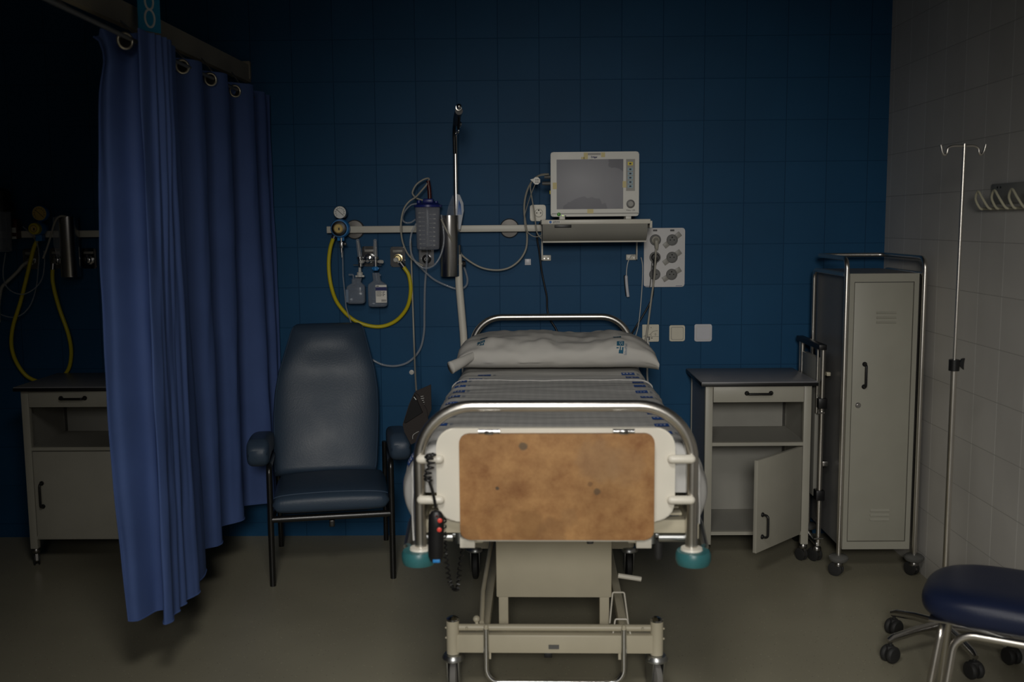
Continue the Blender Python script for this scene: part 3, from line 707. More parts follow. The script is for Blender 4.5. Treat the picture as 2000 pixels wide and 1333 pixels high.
# ------------------------------------------------------------------ trapeze pole at the head
tp = thing('trapeze_pole', 'bedside lifting pole, white below and chrome above, with black strap at its tip', 'pole', at(905, 690, Y=-.10))
pts = path([(910, 740), (905, 650), (897, 560), (894, 487)], -.10)
MB().tube(pts, .0185, 16).build('lower_tube', 'cream', tp, world=True)
pts = path([(893, 495), (891, 400), (889.5, 300), (889, 262)], -.10)
e = [at(889, 246, Y=-.13), at(890, 236, Y=-.22), at(893, 226, Y=-.42), at(896, 210, Y=-.75)]
MB().tube(cr(pts+e, 6), .0125, 14).build('upper_tube', 'satin', tp, world=True)
MB().cyl(at(893, 497, Y=-.10), at(893, 479, Y=-.10), .0215, .0215).build('clamp_sleeve', 'steel', tp, world=True)
kb = MB().cyl(at(897, 515, Y=-.10), at(903, 515, Y=-.10), .006); kb.build('knob_stem', 'cream', tp, world=True)
MB().lathe([(.0001, 0), (.012, 0), (.016, .004), (.012, .016), (.0001, .017)], at(903, 515, Y=-.10), (1, 0, 0), 6).build('knob', 'black', tp, world=True)
MB().sphere(at(896.5, 208, Y=-.78), .0115).build('end_ball', 'chrome', tp, world=True)
st = MB().tube(cr([at(896.5, 217, Y=-.74), at(893, 228, Y=-.6), at(892, 240, Y=-.5)], 6), .016, 12)
st.tube(cr([at(897, 222, Y=-.66), at(896, 238, Y=-.64), at(895, 251, Y=-.63)], 5), .011, 10, flat=.5)
st.build('strap', 'black', tp, world=True); st = MB()
st.tube(cr([at(888, 300, Y=-.125), at(887, 260, Y=-.125), at(888, 243, Y=-.18)], 5), .008, 10)
st.build('grip_sleeve', 'black', tp, world=True)
rg = MB(); c_ = at(898.5, 244, Y=-.62)
rg.ring(c_, (1, .3, 0), .019, .0028, sx=.45); rg.build('ring', 'chrome', tp, world=True); rg = MB(); rg.ring(at(893, 258, Y=-.62), (.9, .5, 0), .016, .0028, sx=.5); rg.build('ring', 'chrome', tp, world=True)

# ------------------------------------------------------------------ armchair
AC = (.262, -.673, 0); ARZ = .178
ac = thing('armchair', 'dark slate-blue vinyl high-back armchair on black tube legs', 'armchair', AC, ARZ)
for sx in (-1, 1):
    MB().tube(bend([(sx*.264, -.005, 0), (sx*.264, .005, .535), (sx*.275, .45, .50)], .03, 5), .0135, 14).build('leg', 'blackm', ac, label=None)
    MB().tube([(sx*.258, .56, 0), (sx*.258, .50, .52)], .0125, 12).build('leg', 'blackm', ac)
    for yy in (0, .56): pass
fr = MB()
fr.cyl((-.264, .003, .298), (.264, .003, .298), .0145)
fr.boxb(-.21, .16, .02, .05, .312, .33, .006)
for sx in (-1, 1): fr.tube([(sx*.258, .0, .30), (sx*.25, .53, .27)], .012, 10)
fr.cyl((-.25, .53, .27), (.25, .53, .27), .012); fr.boxb(-.012, .012, .0, .03, .25, .28, .003)
fr.build('under_frame', 'blackm', ac)
def seatf(u, v):
    # closed cushion: u around section (y,z), v across
    t = 2*PI*u; x = -1+2*v; e = (1-abs(x)**8)**.25 if abs(x) < 1 else 0
    c, s = math.cos(t), math.sin(t)
    y = .205 + .245*math.copysign(abs(c)**.55, c)*(.9+.1*e)
    z = .362 + .052*math.copysign(abs(s)**.6, s)*(.25+.75*e)
    if s > 0: z += .016*(1-x*x)*max(0, s)
    z += .02*((.0-(y-.2)))*.5
    return Vector((.253*x, y, z))
m_ = MB(); V = m_.grid(seatf, 48, 30, cu=True)
for j in (0, 29): m_._f([V[i][j] for i in range(48)])
seat = m_.build('seat', 'vinyl', ac, ang=60)
m_ = MB(); m_.tube([seatf(.39, .012+.976*k/40) + Vector((0, -.001, 0)) for k in range(41)], .003, 6); m_.build('piping', 'seam', seat)
# backrest: outline half-width by height
prof_b = [(0, .238), (.06, .246), (.2, .25), (.4, .252), (.55, .247), (.68, .232), (.8, .208), (.9, .188), (.96, .176), (.985, .166), (1., .150)]
def hwid(t):
    for (a, wa), (b, wb_) in zip(prof_b, prof_b[1:]):
        if t <= b: return wa + (wb_-wa)*(t-a)/(b-a)
    return prof_b[-1][1]
def bax(t): return Vector((-.028*(1-t)+.0*t, .395 + .19*t, .395 + .705*t))
bn = Vector((0, -.705, .19)).normalized()
def backf(u, v):
    a = 2*PI*u; t = v; w = hwid(t); c, s = math.cos(a), math.sin(a)
    e = min(1, (1-t)/.05)**.5 if t > .95 else (min(1, t/.03)**.5 if t < .03 else 1)
    x = w*math.copysign(abs(c)**.45, c)
    d = .047*math.copysign(abs(s)**.55, s)*(.3+.7*e)
    if s > 0:
        cr_ = max(0, 1-(x/w)**2)
        d += .024*cr_*math.exp(-((t-.87)/.12)**2) + .012*cr_*math.exp(-((t-.25)/.2)**2) - .006*cr_*math.exp(-((t-.66)/.1)**2)
    return bax(t) + Vector((x, 0, 0)) + bn*d
m_ = MB(); V = m_.grid(backf, 56, 60, cu=True)
m_._f([V[i][0] for i in range(56)]); m_._f([V[i][59] for i in range(56)])
back = m_.build('backrest', 'vinyl', ac, ang=60)
m_ = MB()
for uu in (.06, .44): m_.tube([backf(uu, k/40) + bn*.002 for k in range(1, 40)], .003, 6)
m_.build('piping', 'seam', back)
for sx in (-1, 1):
    def armf(u, v, sx=sx):
        a = 2*PI*u; t = v; c, s = math.cos(a), math.sin(a)
        y = -.035 + .46*t; e = min(1, t/.09)**.5 if t < .09 else (min(1, (1-t)/.06)**.5 if t > .94 else 1)
        w = (.050 - .004*t)*math.copysign(abs(c)**.5, c)*(.72+.28*e)
        zc = .597 - .035*t + (.014*math.sin(t*PI))
        h = (.062-.014*t)*math.copysign(abs(s)**.55, s)*(.45+.55*e)
        if s > 0 and t < .12: h *= .75+.25*t/.12
        return Vector((sx*.308 + w, y, zc+h))
    m_ = MB(); V = m_.grid(armf, 36, 32, cu=True)
    m_._f([V[i][0] for i in range(36)]); m_._f([V[i][31] for i in range(36)])
    m_.build('armrest', 'vinyl', ac, ang=60)

# ------------------------------------------------------------------ bedside cabinets
def handle(parent, p0, p1, out, r=.0055, world=False):
    p0 = Vector(p0); p1 = Vector(p1); out = Vector(out)
    h = MB(); h.tube(bend([p0, p0+out, p1+out, p1], out.length*.45, 5), r, 10)
    for p in (p0, p1): h.lathe([(.0105, 0), (.0105, .004), (.007, .008)], p, out, 16)
    h.build('handle', 'black', parent, world=world)
def cabinet(loc, label, door_ang, mirror=False):
    W, D, H = .485, .42, .855
    t = thing('bedside_cabinet', label, 'cabinet', loc)
    x0, x1 = -W/2, W/2; zb = .13
    b = MB()
    for x in (x0, x1-.034): b.boxb(x, x+.034, 0, .03, .085, H-.02, .002)     # front posts
    for x in (x0, x1-.034): b.boxb(x, x+.034, D-.03, D, .085, H-.02, .002)
    b.boxb(x0+.034, x1-.034, .004, .03, zb, zb+.016); b.boxb(x0+.034, x1-.034, .002, .03, .553, .569)
    b.boxb(x0+.034, x1-.034, .004, .03, H-.03, H-.02)
    b.build('frame', 'night', t)
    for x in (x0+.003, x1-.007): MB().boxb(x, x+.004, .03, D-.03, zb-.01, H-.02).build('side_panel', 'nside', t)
    MB().boxb(x0+.017, x1-.017, D-.03, D-.022, zb, H-.02).build('back_panel', 'nightin', t)
    MB().boxb(x0+.017, x1-.017, .03, D-.031, zb, zb+.014).build('floor_panel', 'nightin', t)
    MB().boxb(x0+.017, x1-.017, .03, D-.031, .555, .567).build('shelf', 'nightin', t)
    for x in (x0+.012, x1-.016): MB().boxb(x, x+.004, .03, D-.03, zb, H-.03).build('inner_lining', 'nightin', t)
    tp_ = MB().boxb(x0-.022, x1+.022, -.022, D+.005, H-.0165, H, .002).build('top', 'ntop', t)
    MB().boxb(x0-.0235, x1+.0235, -.0235, D+.006, H-.02, H-.004, .001).build('edge_band', 'black', tp_)
    d = MB().boxb(x0+.036, x1-.036, -.003, .018, .758, H-.024, .002).build('drawer', 'night', t)
    MB().boxb(x0+.05, x1-.05, .018, .36, .77, H-.05).build('drawer_box', 'nightin', d)
    handle(d, (-.055, -.003, .8), (.055, -.003, .8), (0, -.026, 0))
    # door hung on the right post
    hx = x1-.037; dw = W-.075 if not door_ang else .385
    R = Matrix.Translation((hx, .0, 0)) @ Matrix.Rotation(door_ang, 4, 'Z')
    dm = MB(); dm.boxb(-dw, 0, -.001, .017, zb+.004, .549, .002); dm.bm.transform(R)
    door = dm.build('door', 'night', t)
    hh = (zb+.22, zb+.10) if door_ang else (.43, .30)
    q = lambda p: R @ Vector(p)
    xx = -dw+.045
    if door_ang:
        handle(door, q((xx, -.001, .30)), q((xx, -.001, .20)), R.to_3x3() @ Vector((0, -.03, 0)))
    else:
        handle(door, q((xx-.01, -.001, .40)), q((xx-.01, -.001, .29)), Vector((0, -.026, 0)))
    for x in (x0+.017, x1-.017):
        for y in (.02, D-.02): caster(t, (x, y), .03, .02, .088, yaw=.5, fork='cas', wheel='drubber', twin=True)
    return t
cabinet((2.19, -.44, 0), 'grey bedside cabinet right of the bed with its lower door hanging open', .80)
cabinet((-.955, -.455, 0), 'closed grey bedside cabinet partly hidden behind the blue curtain', 0.)

# ------------------------------------------------------------------ locker on wheels
LK = (2.685, -.615, 0)
lk = thing('rolling_locker', 'tall narrow grey metal locker on casters in the right corner', 'locker', LK)
w2, dp, zb, zt = .150, .50, .118, 1.352
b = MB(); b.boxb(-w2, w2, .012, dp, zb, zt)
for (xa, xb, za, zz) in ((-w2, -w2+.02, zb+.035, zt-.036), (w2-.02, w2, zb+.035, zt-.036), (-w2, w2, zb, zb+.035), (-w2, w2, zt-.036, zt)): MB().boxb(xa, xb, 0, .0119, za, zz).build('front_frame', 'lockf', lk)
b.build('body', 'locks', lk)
d = MB(); d.boxb(-w2+.023, w2-.023, .001, .012, zb+.038, zt-.039, .002); door = d.build('door', 'lockf', lk)
for zc in (1.155, .27):
    for k in range(3):
        z = zc + (k-1)*.021; lou = MB()
        lou.prism([(0, 0), (0, .012), (-.007, .002)], (-.03 if zc > 1 else -.03, .0015, z), (0, 1, 0), (0, 0, 1), .085)
        lou.build('louvre', 'lockf', door)
handle(door, (-.075, .001, .955), (-.075, .001, .855), (0, -.026, 0))
MB().lathe([(.0001, 0), (.0125, 0), (.0125, .002), (.011, .0035), (.0001, .0035)], (-.098, .001, .772), (0, -1, 0), 24).lathe([(.0001, 0), (.006, 0), (.006, .006), (.0001, .006)], (-.098, .001, .772), (0, -1, 0), 20).build('lock', 'steel', door)
for sx in (-1, 1):
    rl = MB()
    rl.tube(bend([(sx*(w2+.018), -.012, .085), (sx*(w2+.018), -.012, 1.418), (sx*(w2+.012), dp-.05, 1.418), (-sx*.0, dp-.05, 1.418)], .045, 8), .0105, 14)
    rl.tube(bend([(sx*(w2+.018), dp-.02, .085), (sx*(w2+.018), dp-.02, 1.348), (sx*(w2+.018), .0, 1.348)], .04, 6), .0105, 12)
    rl.build('tube_frame', 'satin', lk)
for sx in (-1, 1):
    for y in (-.012, dp-.02):
        p = MB().lathe([(.012, .068), (.036, .070), (.043, .08), (.043, .088), (.034, .096), (.012, .098)], (sx*(w2+.018), y, 0), seg=28).build('bumper', 'dgrey', lk)
        caster(lk, (sx*(w2+.018), y), .032, .024, .07, yaw=.9 if sx < 0 else .5, fork='cas', wheel='drubber', twin=True)

# ------------------------------------------------------------------ folded overbed table
ot = thing('folding_overbed_table', 'folded chrome overbed table standing between the cabinet and the locker', 'table', (2.475, -.43, 0))
MB().boxb(2.44, 2.475, -.47, -.08, 1.0, 1.024, .003).build('top_bar', 'black', ot, world=True)
for i, y in enumerate((-.43, -.13)):
    p = MB().cyl((2.47-(.012 if i else 0), y, .075), (2.47-(.012 if i else 0), y, 1.0), .0115, seg=16); 
    p.cyl((2.452, y+.02, .70), (2.452, y+.02, 1.0), .006, seg=12); p.build('post', 'satin', ot, world=True)
    for z in (.75, .318):
        MB().boxb(2.45, 2.49, y-.02, y+.03, z-.024, z+.024, .004).build('clamp', 'black', ot, world=True)
tr = MB().boxb(2.452, 2.478, -.385, -.15, .30, .955, .004).build('tray_panel', 'shelfm', ot, world=True)
MB().boxb(2.480, 2.492, -.40, -.14, .40, .93, .002).build('panel_edge', 'black', tr, world=True)
MB().boxb(2.458, 2.482, -.44, -.12, .072, .092, .003).build('base_bar', 'steel', ot, world=True)
MB().cyl((2.444, -.45, .115), (2.487, -.45, .115), .004).build('release_pin', 'steel', ot, world=True)
MB().boxb(2.446, 2.478, -.452, -.442, .705, .712).build('stay', 'steel', ot, world=True)
MB().boxb(2.49, 2.507, -.43, -.4, .875, .892, .002).build('stop_bar', 'beigem', ot, world=True)
MB().boxb(2.48, 2.503, -.44, -.415, .455, .478, .002).build('hinge_block', 'steel', ot, world=True)
ot.location.x += .012
for y in (-.43, -.13): caster(ot, (2.465, y), .033, .026, .078, yaw=.5, fork='cas', wheel='drubber', twin=True, world=True)

# ------------------------------------------------------------------ drip stand
IV = (2.655, -1.43, 0)
iv = thing('drip_stand', 'chrome drip stand with two hooks before the grey tiled wall', 'drip stand', IV)
MB().cyl((0, 0, .10), (0, 0, 1.07), .0112).build('lower_pole', 'satin', iv)
MB().cyl((0.0, 0, 1.05), (0.004, 0, 1.845), .006).build('upper_pole', 'satin', iv)
kc = MB().cyl((0, 0, 1.045), (0, 0, 1.085), .0185, seg=20).build('clamp', 'black', iv)
MB().prism([(0, 0), (.01, .018), (.02, .02), (.016, .0), (.018, -.022), (.004, -.01)], (.016, -.006, 1.07), (1, 0, 0), (0, 0, 1), -.012, .001).build('thumb_screw', 'black', kc)
hk = MB(); zt = 1.838
for sx in (-1, 1):
    hk.tube(cr([(.004, 0, zt), (sx*.035, 0, zt), (sx*.052, 0, zt-.008), (sx*.056, 0, zt-.024), (sx*.064, 0, zt-.030), (sx*.072, 0, zt-.02), (sx*.078+.0, 0, zt+.004)], 6), .0042, 10)
hk.build('hook', 'satin', iv)
MB().lathe([(.03, .075), (.036, .085), (.034, .115), (.018, .125)], (0, 0, 0), seg=24).build('hub', 'steel', iv)
cs = [(2.529, -1.283), (2.427, -1.53), (2.668, -1.665), (2.852, -1.55), (2.785, -1.245)]
for (x, y) in cs:
    e = Vector((x-IV[0], y-IV[1], 0)); d = e.normalized(); L = e.length
    lg = MB().tube([d*.02+Vector((0, 0, .10)), d*L*.55+Vector((0, 0, .098)), d*(L-.01)+Vector((0, 0, .088)), d*(L+.012)+Vector((0, 0, .080))], [.019, .0165, .0155, .011], 14, flat=.75).build('leg', 'steel', iv)
    q = ORIG[lg.name]
    wl = MB(); ctr = d*L + Vector((0, 0, .031)); ax = Vector((-.5, .85, 0)).normalized() if x < 2.6 else Vector((1, .3, 0)).normalized()
    for sg in (-1, 1): wl.lathe([(.012, -.011), (.026, -.010), (.031, -.004), (.031, .004), (.026, .010), (.012, .011)], ctr+ax*sg*.014, ax, 24)
    wl.box(ctr+Vector((0, 0, .018)), (.03, .03, .03), .006); wl.cyl(ctr+Vector((0, 0, .03)), ctr+Vector((0, 0, .055)), .006)
    wl.build('caster', 'drubber', lg)

# ------------------------------------------------------------------ coat rack on right wall
rk = thing('coat_rack', 'cream wire coat hooks on a plate mounted on the grey tiled wall', 'coat rack', (2.89, -1.30, 1.66))
MB().boxb(2.886, 2.8953, -1.62, -1.15, 1.640, 1.714, .002).build('plate', 'rwallp' if 'rwallp' in M else 'grey', rk, world=True)
for y in (-1.13, -1.265, -1.40, -1.53):
    MB().tube(cr([(2.885, y-.045, 1.622), (2.87, y-.04, 1.625), (2.85, y-.03, 1.66), (2.845, y, 1.688), (2.85, y+.03, 1.66), (2.87, y+.034, 1.625), (2.885, y+.034, 1.622)], 6), .0045, 8).build('hook', 'hook', rk, world=True)
rb = MB().cyl((2.882, -1.64, 1.622), (2.882, -1.09, 1.622), .0045, seg=10); rb.build('bar', 'hook', rk, world=True)
MB().disc((2.886, -1.2, 1.70), (-1, 0, 0), .004).disc((2.886, -1.225, 1.70), (-1, 0, 0), .004).build('screw', 'black', rk, world=True)

# ------------------------------------------------------------------ stool in the foreground
sc_ = Vector((2.565, -2.09, 0)); SRZ = -.50
sl_ = thing('stool', 'navy blue vinyl stool on bent chrome legs in the right foreground', 'stool', sc_, SRZ)
def stf(u, v):
    a = 2*PI*u; t = -PI/2+PI*v; c, s = math.cos(a), math.sin(a); ct, st_ = math.cos(t), math.sin(t)
    n = .62
    x = .235*math.copysign(abs(c)**n, c)*abs(ct)**.35; y = .20*math.copysign(abs(s)**n, s)*abs(ct)**.35
    z = .44 + .05*math.copysign(abs(st_)**.8, st_)
    if st_ > 0: z += .012*st_*(1-(x/.235)**2)
    return Vector((x, y, z))
m_ = MB(); m_.grid(stf, 64, 28, cu=True); m_.build('seat', 'navy', sl_, ang=180)
for sx in (-1, 1):
    MB().tube(bend([(sx*.215, -.19, 0), (sx*.165, -.135, .385), (sx*.165, .13, .385), (sx*.20, .205, 0)], .05, 8), .0115, 14).build('leg', 'satin', sl_)
MB().tube(bend([(-.165, -.235, 0), (-.125, -.165, .378), (.125, -.165, .378), (.165, -.235, 0)], .06, 8), .0115, 14).build('leg_frame', 'satin', sl_)
fr = MB(); fr.boxb(-.16, .16, -.015, .015, .383, .402, .003); fr.boxb(-.20, .20, -.17, .17, .401, .409, .003); fr.build('seat_frame', 'steel', sl_)

# ------------------------------------------------------------------ wall rails
def rail(name, label, pts, discs, y0, y1):
    a, b = pts
    o = thing(name, label, 'rail', ((a.x+b.x)/2, 0, a.z))
    MB().boxb(a.x, b.x, y0, y1, a.z-.0165, a.z+.0165, .003).build('bar', 'rail', o, world=True)
    for x in discs:
        MB().lathe([(.048, 0), (.048, .01), (.043, .018), (.018, .02), (.018, -y1)], (x, 0, a.z), (0, -1, 0), 32).build('mount', 'disc', o, world=True)
    return o
ra, rb_ = at(638, 445, Y=-.05), at(1262, 443, Y=-.05)
zr = 1.557
rail('equipment_rail', 'long white equipment rail on the blue wall above the armchair and bed head', (Vector((ra.x, 0, zr)), Vector((1.69, 0, zr))), (at(692, 445, Y=-.02).x, at(995, 443, Y=-.02).x), -.055, -.04)
la, lb = at(-60, 449, Y=-.05), at(200, 448, Y=-.05)
rail('equipment_rail', 'short white equipment rail on the dark wall left of the curtain', (Vector((la.x, 0, 1.547)), Vector((lb.x+.3, 0, 1.547))), (at(-30, 445, Y=-.02).x,), -.055, -.04)

# ------------------------------------------------------------------ gas regulators
def regulator(gc, kc, gm, ringm, knobm, discm, label, gr, rr, kr, stem=True, writing=True):
    o = thing('pressure_regulator', label, 'regulator', (kc.x, 0, kc.z))
    yf = kc.y
    body = MB().lathe([(rr*.8, -.02), (rr, -.015), (rr, .02), (rr*.9, .028)], kc, (0, -1, 0), 32)
    body.cyl(kc, kc+Vector((0, .06, 0)), .02); body.boxb(kc.x-.016, kc.x+.016, kc.y-.01, kc.y+.03, kc.z-.06, kc.z-.03, .003)
    body.build('body', ringm, o, world=True)
    k = MB(); k.lathe([(kr, .0), (kr*1.02, .008), (kr*.96, .026), (kr*.7, .029)], kc+Vector((0, -.026, 0)), (0, -1, 0), 36)
    kk = k.build('knob', knobm, o, world=True, label=None)
    d = MB().disc(kc+Vector((0, -.055, 0)), (0, -1, 0), kr*.62, .0012, 28); dd = d.build('disc', discm, kk, world=True)
    m = MB(); c = kc+Vector((0, -.0565, 0)); m.ring(c, (0, 1, 0), kr*.55, .0008, 24, 4); m.boxb(c.x-.001, c.x+.006, c.y-.001, c.y, c.z-.008, c.z+.004)
    m.build('marking', 'ink', kk, world=True)
    g = MB(); g.lathe([(gr*.9, .03), (gr, .028), (gr, .0), (gr*.94, -.004), (gr*.9, .0)], gc, (0, 1, 0), 36); g.cyl(gc+Vector((0, .015, -gr*.8)), kc+Vector((0, .0, rr*.8)), .008)
    gg = g.build('gauge', gm[0], o, world=True)
    MB().disc(gc+Vector((0, -.001, 0)), (0, -1, 0), gr*.9, .001, 32).build('dial', gm[1], gg, world=True)
    t = MB(); c = gc+Vector((0, -.0025, 0))
    for i in range(11):
        a = math.radians(225-27*i); p = Vector((math.cos(a), 0, math.sin(a))); t.tube([c+p*gr*.62, c+p*gr*.8], .0007, 4)
    for (i0) in range(22):
        a = math.radians(225-13.5*i0); a2 = math.radians(225-13.5*(i0+1))
        if i0 < 20: t.tube([c+Vector((math.cos(a), 0, math.sin(a)))*gr*.6, c+Vector((math.cos(a2), 0, math.sin(a2)))*gr*.6], .0005, 4)
    t.tube([c+Vector((-.5*gr, 0, .45*gr)), c+Vector((.45*gr, 0, -.42*gr))], .0011, 4)
    t.build('needle_and_scale', 'ink', gg, world=True)
    if stem:
        s = MB(); s.cyl(kc+Vector((.004, -.01, -rr*.9)), kc+Vector((.004, -.01, -.115)), .006); s.boxb(kc.x-.004, kc.x+.012, kc.y-.018, kc.y-.002, kc.z-.095, kc.z-.065, .002)
        s.cyl(kc+Vector((.004, -.01, -.115)), kc+Vector((.005, -.01, -.14)), .0028)
        ss = s.build('valve', 'steel', o, world=True)
        MB().boxb(kc.x+.008, kc.x+.03, kc.y-.02, kc.y-.008, kc.z-.083, kc.z-.068, .003).build('valve_lever', 'black', ss, world=True)
    return o
regulator(at(664, 415, Y=-.10), at(665, 446.5, Y=-.10), ('steel', 'dial'), 'blue', 'black', 'gold', 'blue and black pressure regulator with white dial at the long rail end', .032, .045, .036)
regulator(at(77, 417, Y=-.10), at(76, 447, Y=-.10), ('blue', 'gold'), 'blue', 'yellow', 'gold', 'yellow and blue pressure regulator with yellow dial on the rail left of the curtain', .038, .032, .028, stem=False)
# yellow hoses
def hose(name, label, cat, L, Y, r, m, ends=None, n=8, seg=10, fit=None):
    P = cr(path(L, Y), n)
    if fit is None:
        o = MB().tube(P, r, seg).build(name, m, None, loc=P[0]); tag(o, label, cat); return o
    o = thing(name, label, cat, P[0])
    MB().tube(P, r, seg).build('hose', m, o, world=True)
    MB().cyl(P[-1], P[-1]+(P[-2]-P[-1]).normalized()*.03, r*1.35, seg=12).cyl(P[0], P[0]+(P[1]-P[0]).normalized()*.02, r*1.3, seg=12).build('ferrule', fit, o, world=True)
    return o
hose('gas_hose', 'yellow gas hose looping from the blue regulator to the middle outlet above the armchair', 'hose', [(654, 458, -.085), (645, 485, -.075), (642, 520, -.07), (647, 560, -.065), (661, 595, -.045), (692, 626, -.025), (735, 638.5, -.02), (770, 629, -.025), (794, 603, -.045), (802, 570, -.065), (799, 540, -.07), (790, 524, -.07), (782, 513, -.065)], None, .0095, 'yellow', fit='steel')
hose('gas_hose', 'yellow gas hose dropping behind the closed cabinet left of the curtain', 'hose', [(76, 463, -.085), (66, 485, -.08), (55, 530, -.075), (40, 590, -.07), (25, 640, -.065), (23, 680, -.05), (36, 715, -.03), (60, 740, -.017), (100, 748, -.017), (130, 728, -.018), (139, 695, -.035), (134, 655, -.06), (115, 600, -.065), (103, 550, -.07), (104, 515, -.065)], None, .0095, 'yellow', fit='steel')

# ------------------------------------------------------------------ gas outlets
def outlet(px, py, label, kind, group=None):
    c = at(px, py, Y=-.006)
    o = thing('gas_outlet', label, 'gas outlet', (c.x, 0, c.z), 0, group)
    MB().rplate(c.x-.037, c.x+.037, c.z-.05, c.z+.05, -.009, .009, .012, .003).build('plate', 'plate', o, world=True)
    r = MB(); r.rplate(c.x-.031, c.x+.031, c.z-.044, c.z+.044, -.0098, .001, .009)
    MB().boxb(c.x-.024, c.x+.024, -.0115, -.009, c.z+.022, c.z+.034, .001).build('name_strip', 'grey', o, world=True)
    r.bm.free()
    f = MB()
    if kind == 'brass':
        f.lathe([(.022, 0), (.022, .006), (.016, .007), (.018, .02), (.014, .024)], (c.x+.002, -.009, c.z-.008), (0, -1, 0), 28); p = f.build('socket', 'brass', o, world=True)
        MB().lathe([(.011, 0), (.0115, .02), (.008, .024)], (c.x-.004, -.03, c.z-.012), (-.15, -1, -.1), 20).tube([(c.x+.004, -.045, c.z-.02), (c.x+.016, -.06, c.z-.03)], .006).build('connector', 'lgrey', p, world=True)
    elif kind == 'black':
        f.lathe([(.02, 0), (.022, .008), (.021, .03), (.015, .034)], (c.x+.002, -.009, c.z-.01), (0, -1, 0), 28); p = f.build('socket', 'black', o, world=True)
        MB().ring((c.x, -.045, c.z-.01), (0, 1, 0), .0065, .0012, 20, 6).build('ring_mark', 'dial', p, world=True)
    else:
        f.lathe([(.024, 0), (.024, .006), (.017, .008), (.015, .022), (.010, .024)], (c.x+.0, -.009, c.z-.008), (0, -1, 0), 28); f.build('socket', 'chrome', o, world=True)
    return o
outlet(722, 501, 'steel gas outlet plate behind the two flowmeters', 'chrome')
outlet(777, 502, 'steel gas outlet plate with a brass socket feeding the long yellow hose', 'brass')
outlet(833, 502, 'steel gas outlet plate with a black socket below the suction jar', 'black')
outlet(60, 506, 'steel gas outlet plate left of the curtain with an off-white hose plugged in', 'chrome')
outlet(112, 505, 'steel gas outlet plate left of the curtain where the yellow hose ends', 'chrome')
outlet(174, 505, 'steel gas outlet plate left of the curtain, right of the steel cylinder holder', 'chrome')

# ------------------------------------------------------------------ flowmeters and humidifier bottles
def flowmeter(pts, label, knob, pin):
    (tx, ty), (bx, by), (nx, ny) = pts    # tube top, tube foot, body foot
    Y = -.075; a, b, c = at(tx, ty, Y=Y), at(bx, by, Y=Y), at(nx, ny, Y=Y)
    o = thing('flowmeter', label, 'flowmeter', (b.x, 0, b.z))
    MB().tube([a+(b-a)*t for t in (0, .03, .06, 1)], [.003, .0065, .008, .0105], 18).build('sight_tube', 'clear', o, world=True)
    MB().cyl(a+(b-a)*.1, b, .0022).sphere(a+(b-a)*.93, .004).build('float_rod', 'lgrey', o, world=True)
    bd = MB().lathe([(.010, .0), (.016, -.002), (.016, -.012), (.011, -.014), (.011, -(b-c).length), (.006, -(b-c).length-.002)], b, (b-c), 24)
    body = bd.build('body', 'chrome', o, world=True)
    k = at(*knob, Y=Y-.012); MB().lathe([(.0001, .018), (.008, .018), (.0095, .012), (.0095, -.004), (.006, -.012)], k, (-.2 if knob[0] < 720 else .85, -.7, 0), 20).build('knob', 'lgrey', body, world=True)
    p = at(*pin, Y=Y); MB().cyl((c.x, Y, p.z), p, .0025, seg=8).build('pin', 'steel', body, world=True)
    return o
fm1 = flowmeter(((698, 467), (703, 501), (704.5, 521)), 'left chrome flowmeter with clear tube, above the smaller water bottle', (708, 511.5), (690, 518))
fm2 = flowmeter(((732.5, 467), (733, 501), (733.5, 521)), 'right chrome flowmeter with clear tube, above the blue-capped bottle', (742, 511.5), (745, 518))
c = at(720, 509, Y=-.05)
MB().cyl(c+Vector((-.04, -.02, .0)), c+Vector((.035, -.02, 0)), .007).lathe([(.011, -.02), (.011, .035), (.007, .04)], c+Vector((0, 0, -.002)), (0, -1, 0), 20).build('manifold', 'chrome', fm1, world=True)
def bottle(cx, neck, top, bot, w, dpt, label, lid, seed, lab=None):
    Y = -.085; a = at(cx, top, Y=Y); b = at(cx, bot, Y=Y); n = at(neck[0], neck[1], Y=Y)
    o = thing('humidifier_bottle', label, 'bottle', (b.x, 0, b.z))
    hw = w/2/FPX*4.98; hd = dpt
    rows = [(b.z, .82), (b.z+.004, .95), (b.z+.012, 1), (b.z+(a.z-b.z)*.45, 1.), (a.z-.016, 1.), (a.z-.006, .93), (a.z, .75), (a.z+.008, .5), (a.z+.012, .40), (n.z, .38)]
    m = MB(); rings = []
    for z, k in rows:
        cxz = b.x + (n.x-b.x)*max(0, min(1, (z-a.z+.012)/(n.z-a.z+.012)))
        rg_ = []
        for i in range(32):
            t = 2*PI*i/32; cc, ss = math.cos(t), math.sin(t); e = .5 if k > .6 else 1
            rg_.append(m.bm.verts.new((cxz + hw*k*math.copysign(abs(cc)**e, cc), Y+(hd if k > .6 else hw*.9)*k*math.copysign(abs(ss)**e, ss), z)))
        rings.append(rg_)
    for r0, r1 in zip(rings, rings[1:]):
        for i in range(32): m._f((r0[i], r0[(i+1) % 32], r1[(i+1) % 32], r1[i]))
    m._f(rings[0][::-1]); m._f(rings[-1])
    bt = m.build('vessel', 'milky', o, world=True)
    MB().boxb(b.x-hw*.9, b.x+hw*.9, Y-hd*.85, Y+hd*.85, b.z+.005, b.z+(a.z-b.z)*(.68 if seed == 1 else .28), .005).build('water', 'water', bt, world=True)
    return o, a, b, n, hw, Y
o, a, b, n, hw, Y = bottle(696, (700, 543), 556, 593, 36, .028, 'smaller clear water bottle with white screw cap, under the left flowmeter', None, 1)
c1 = at(703, 537, Y=Y)
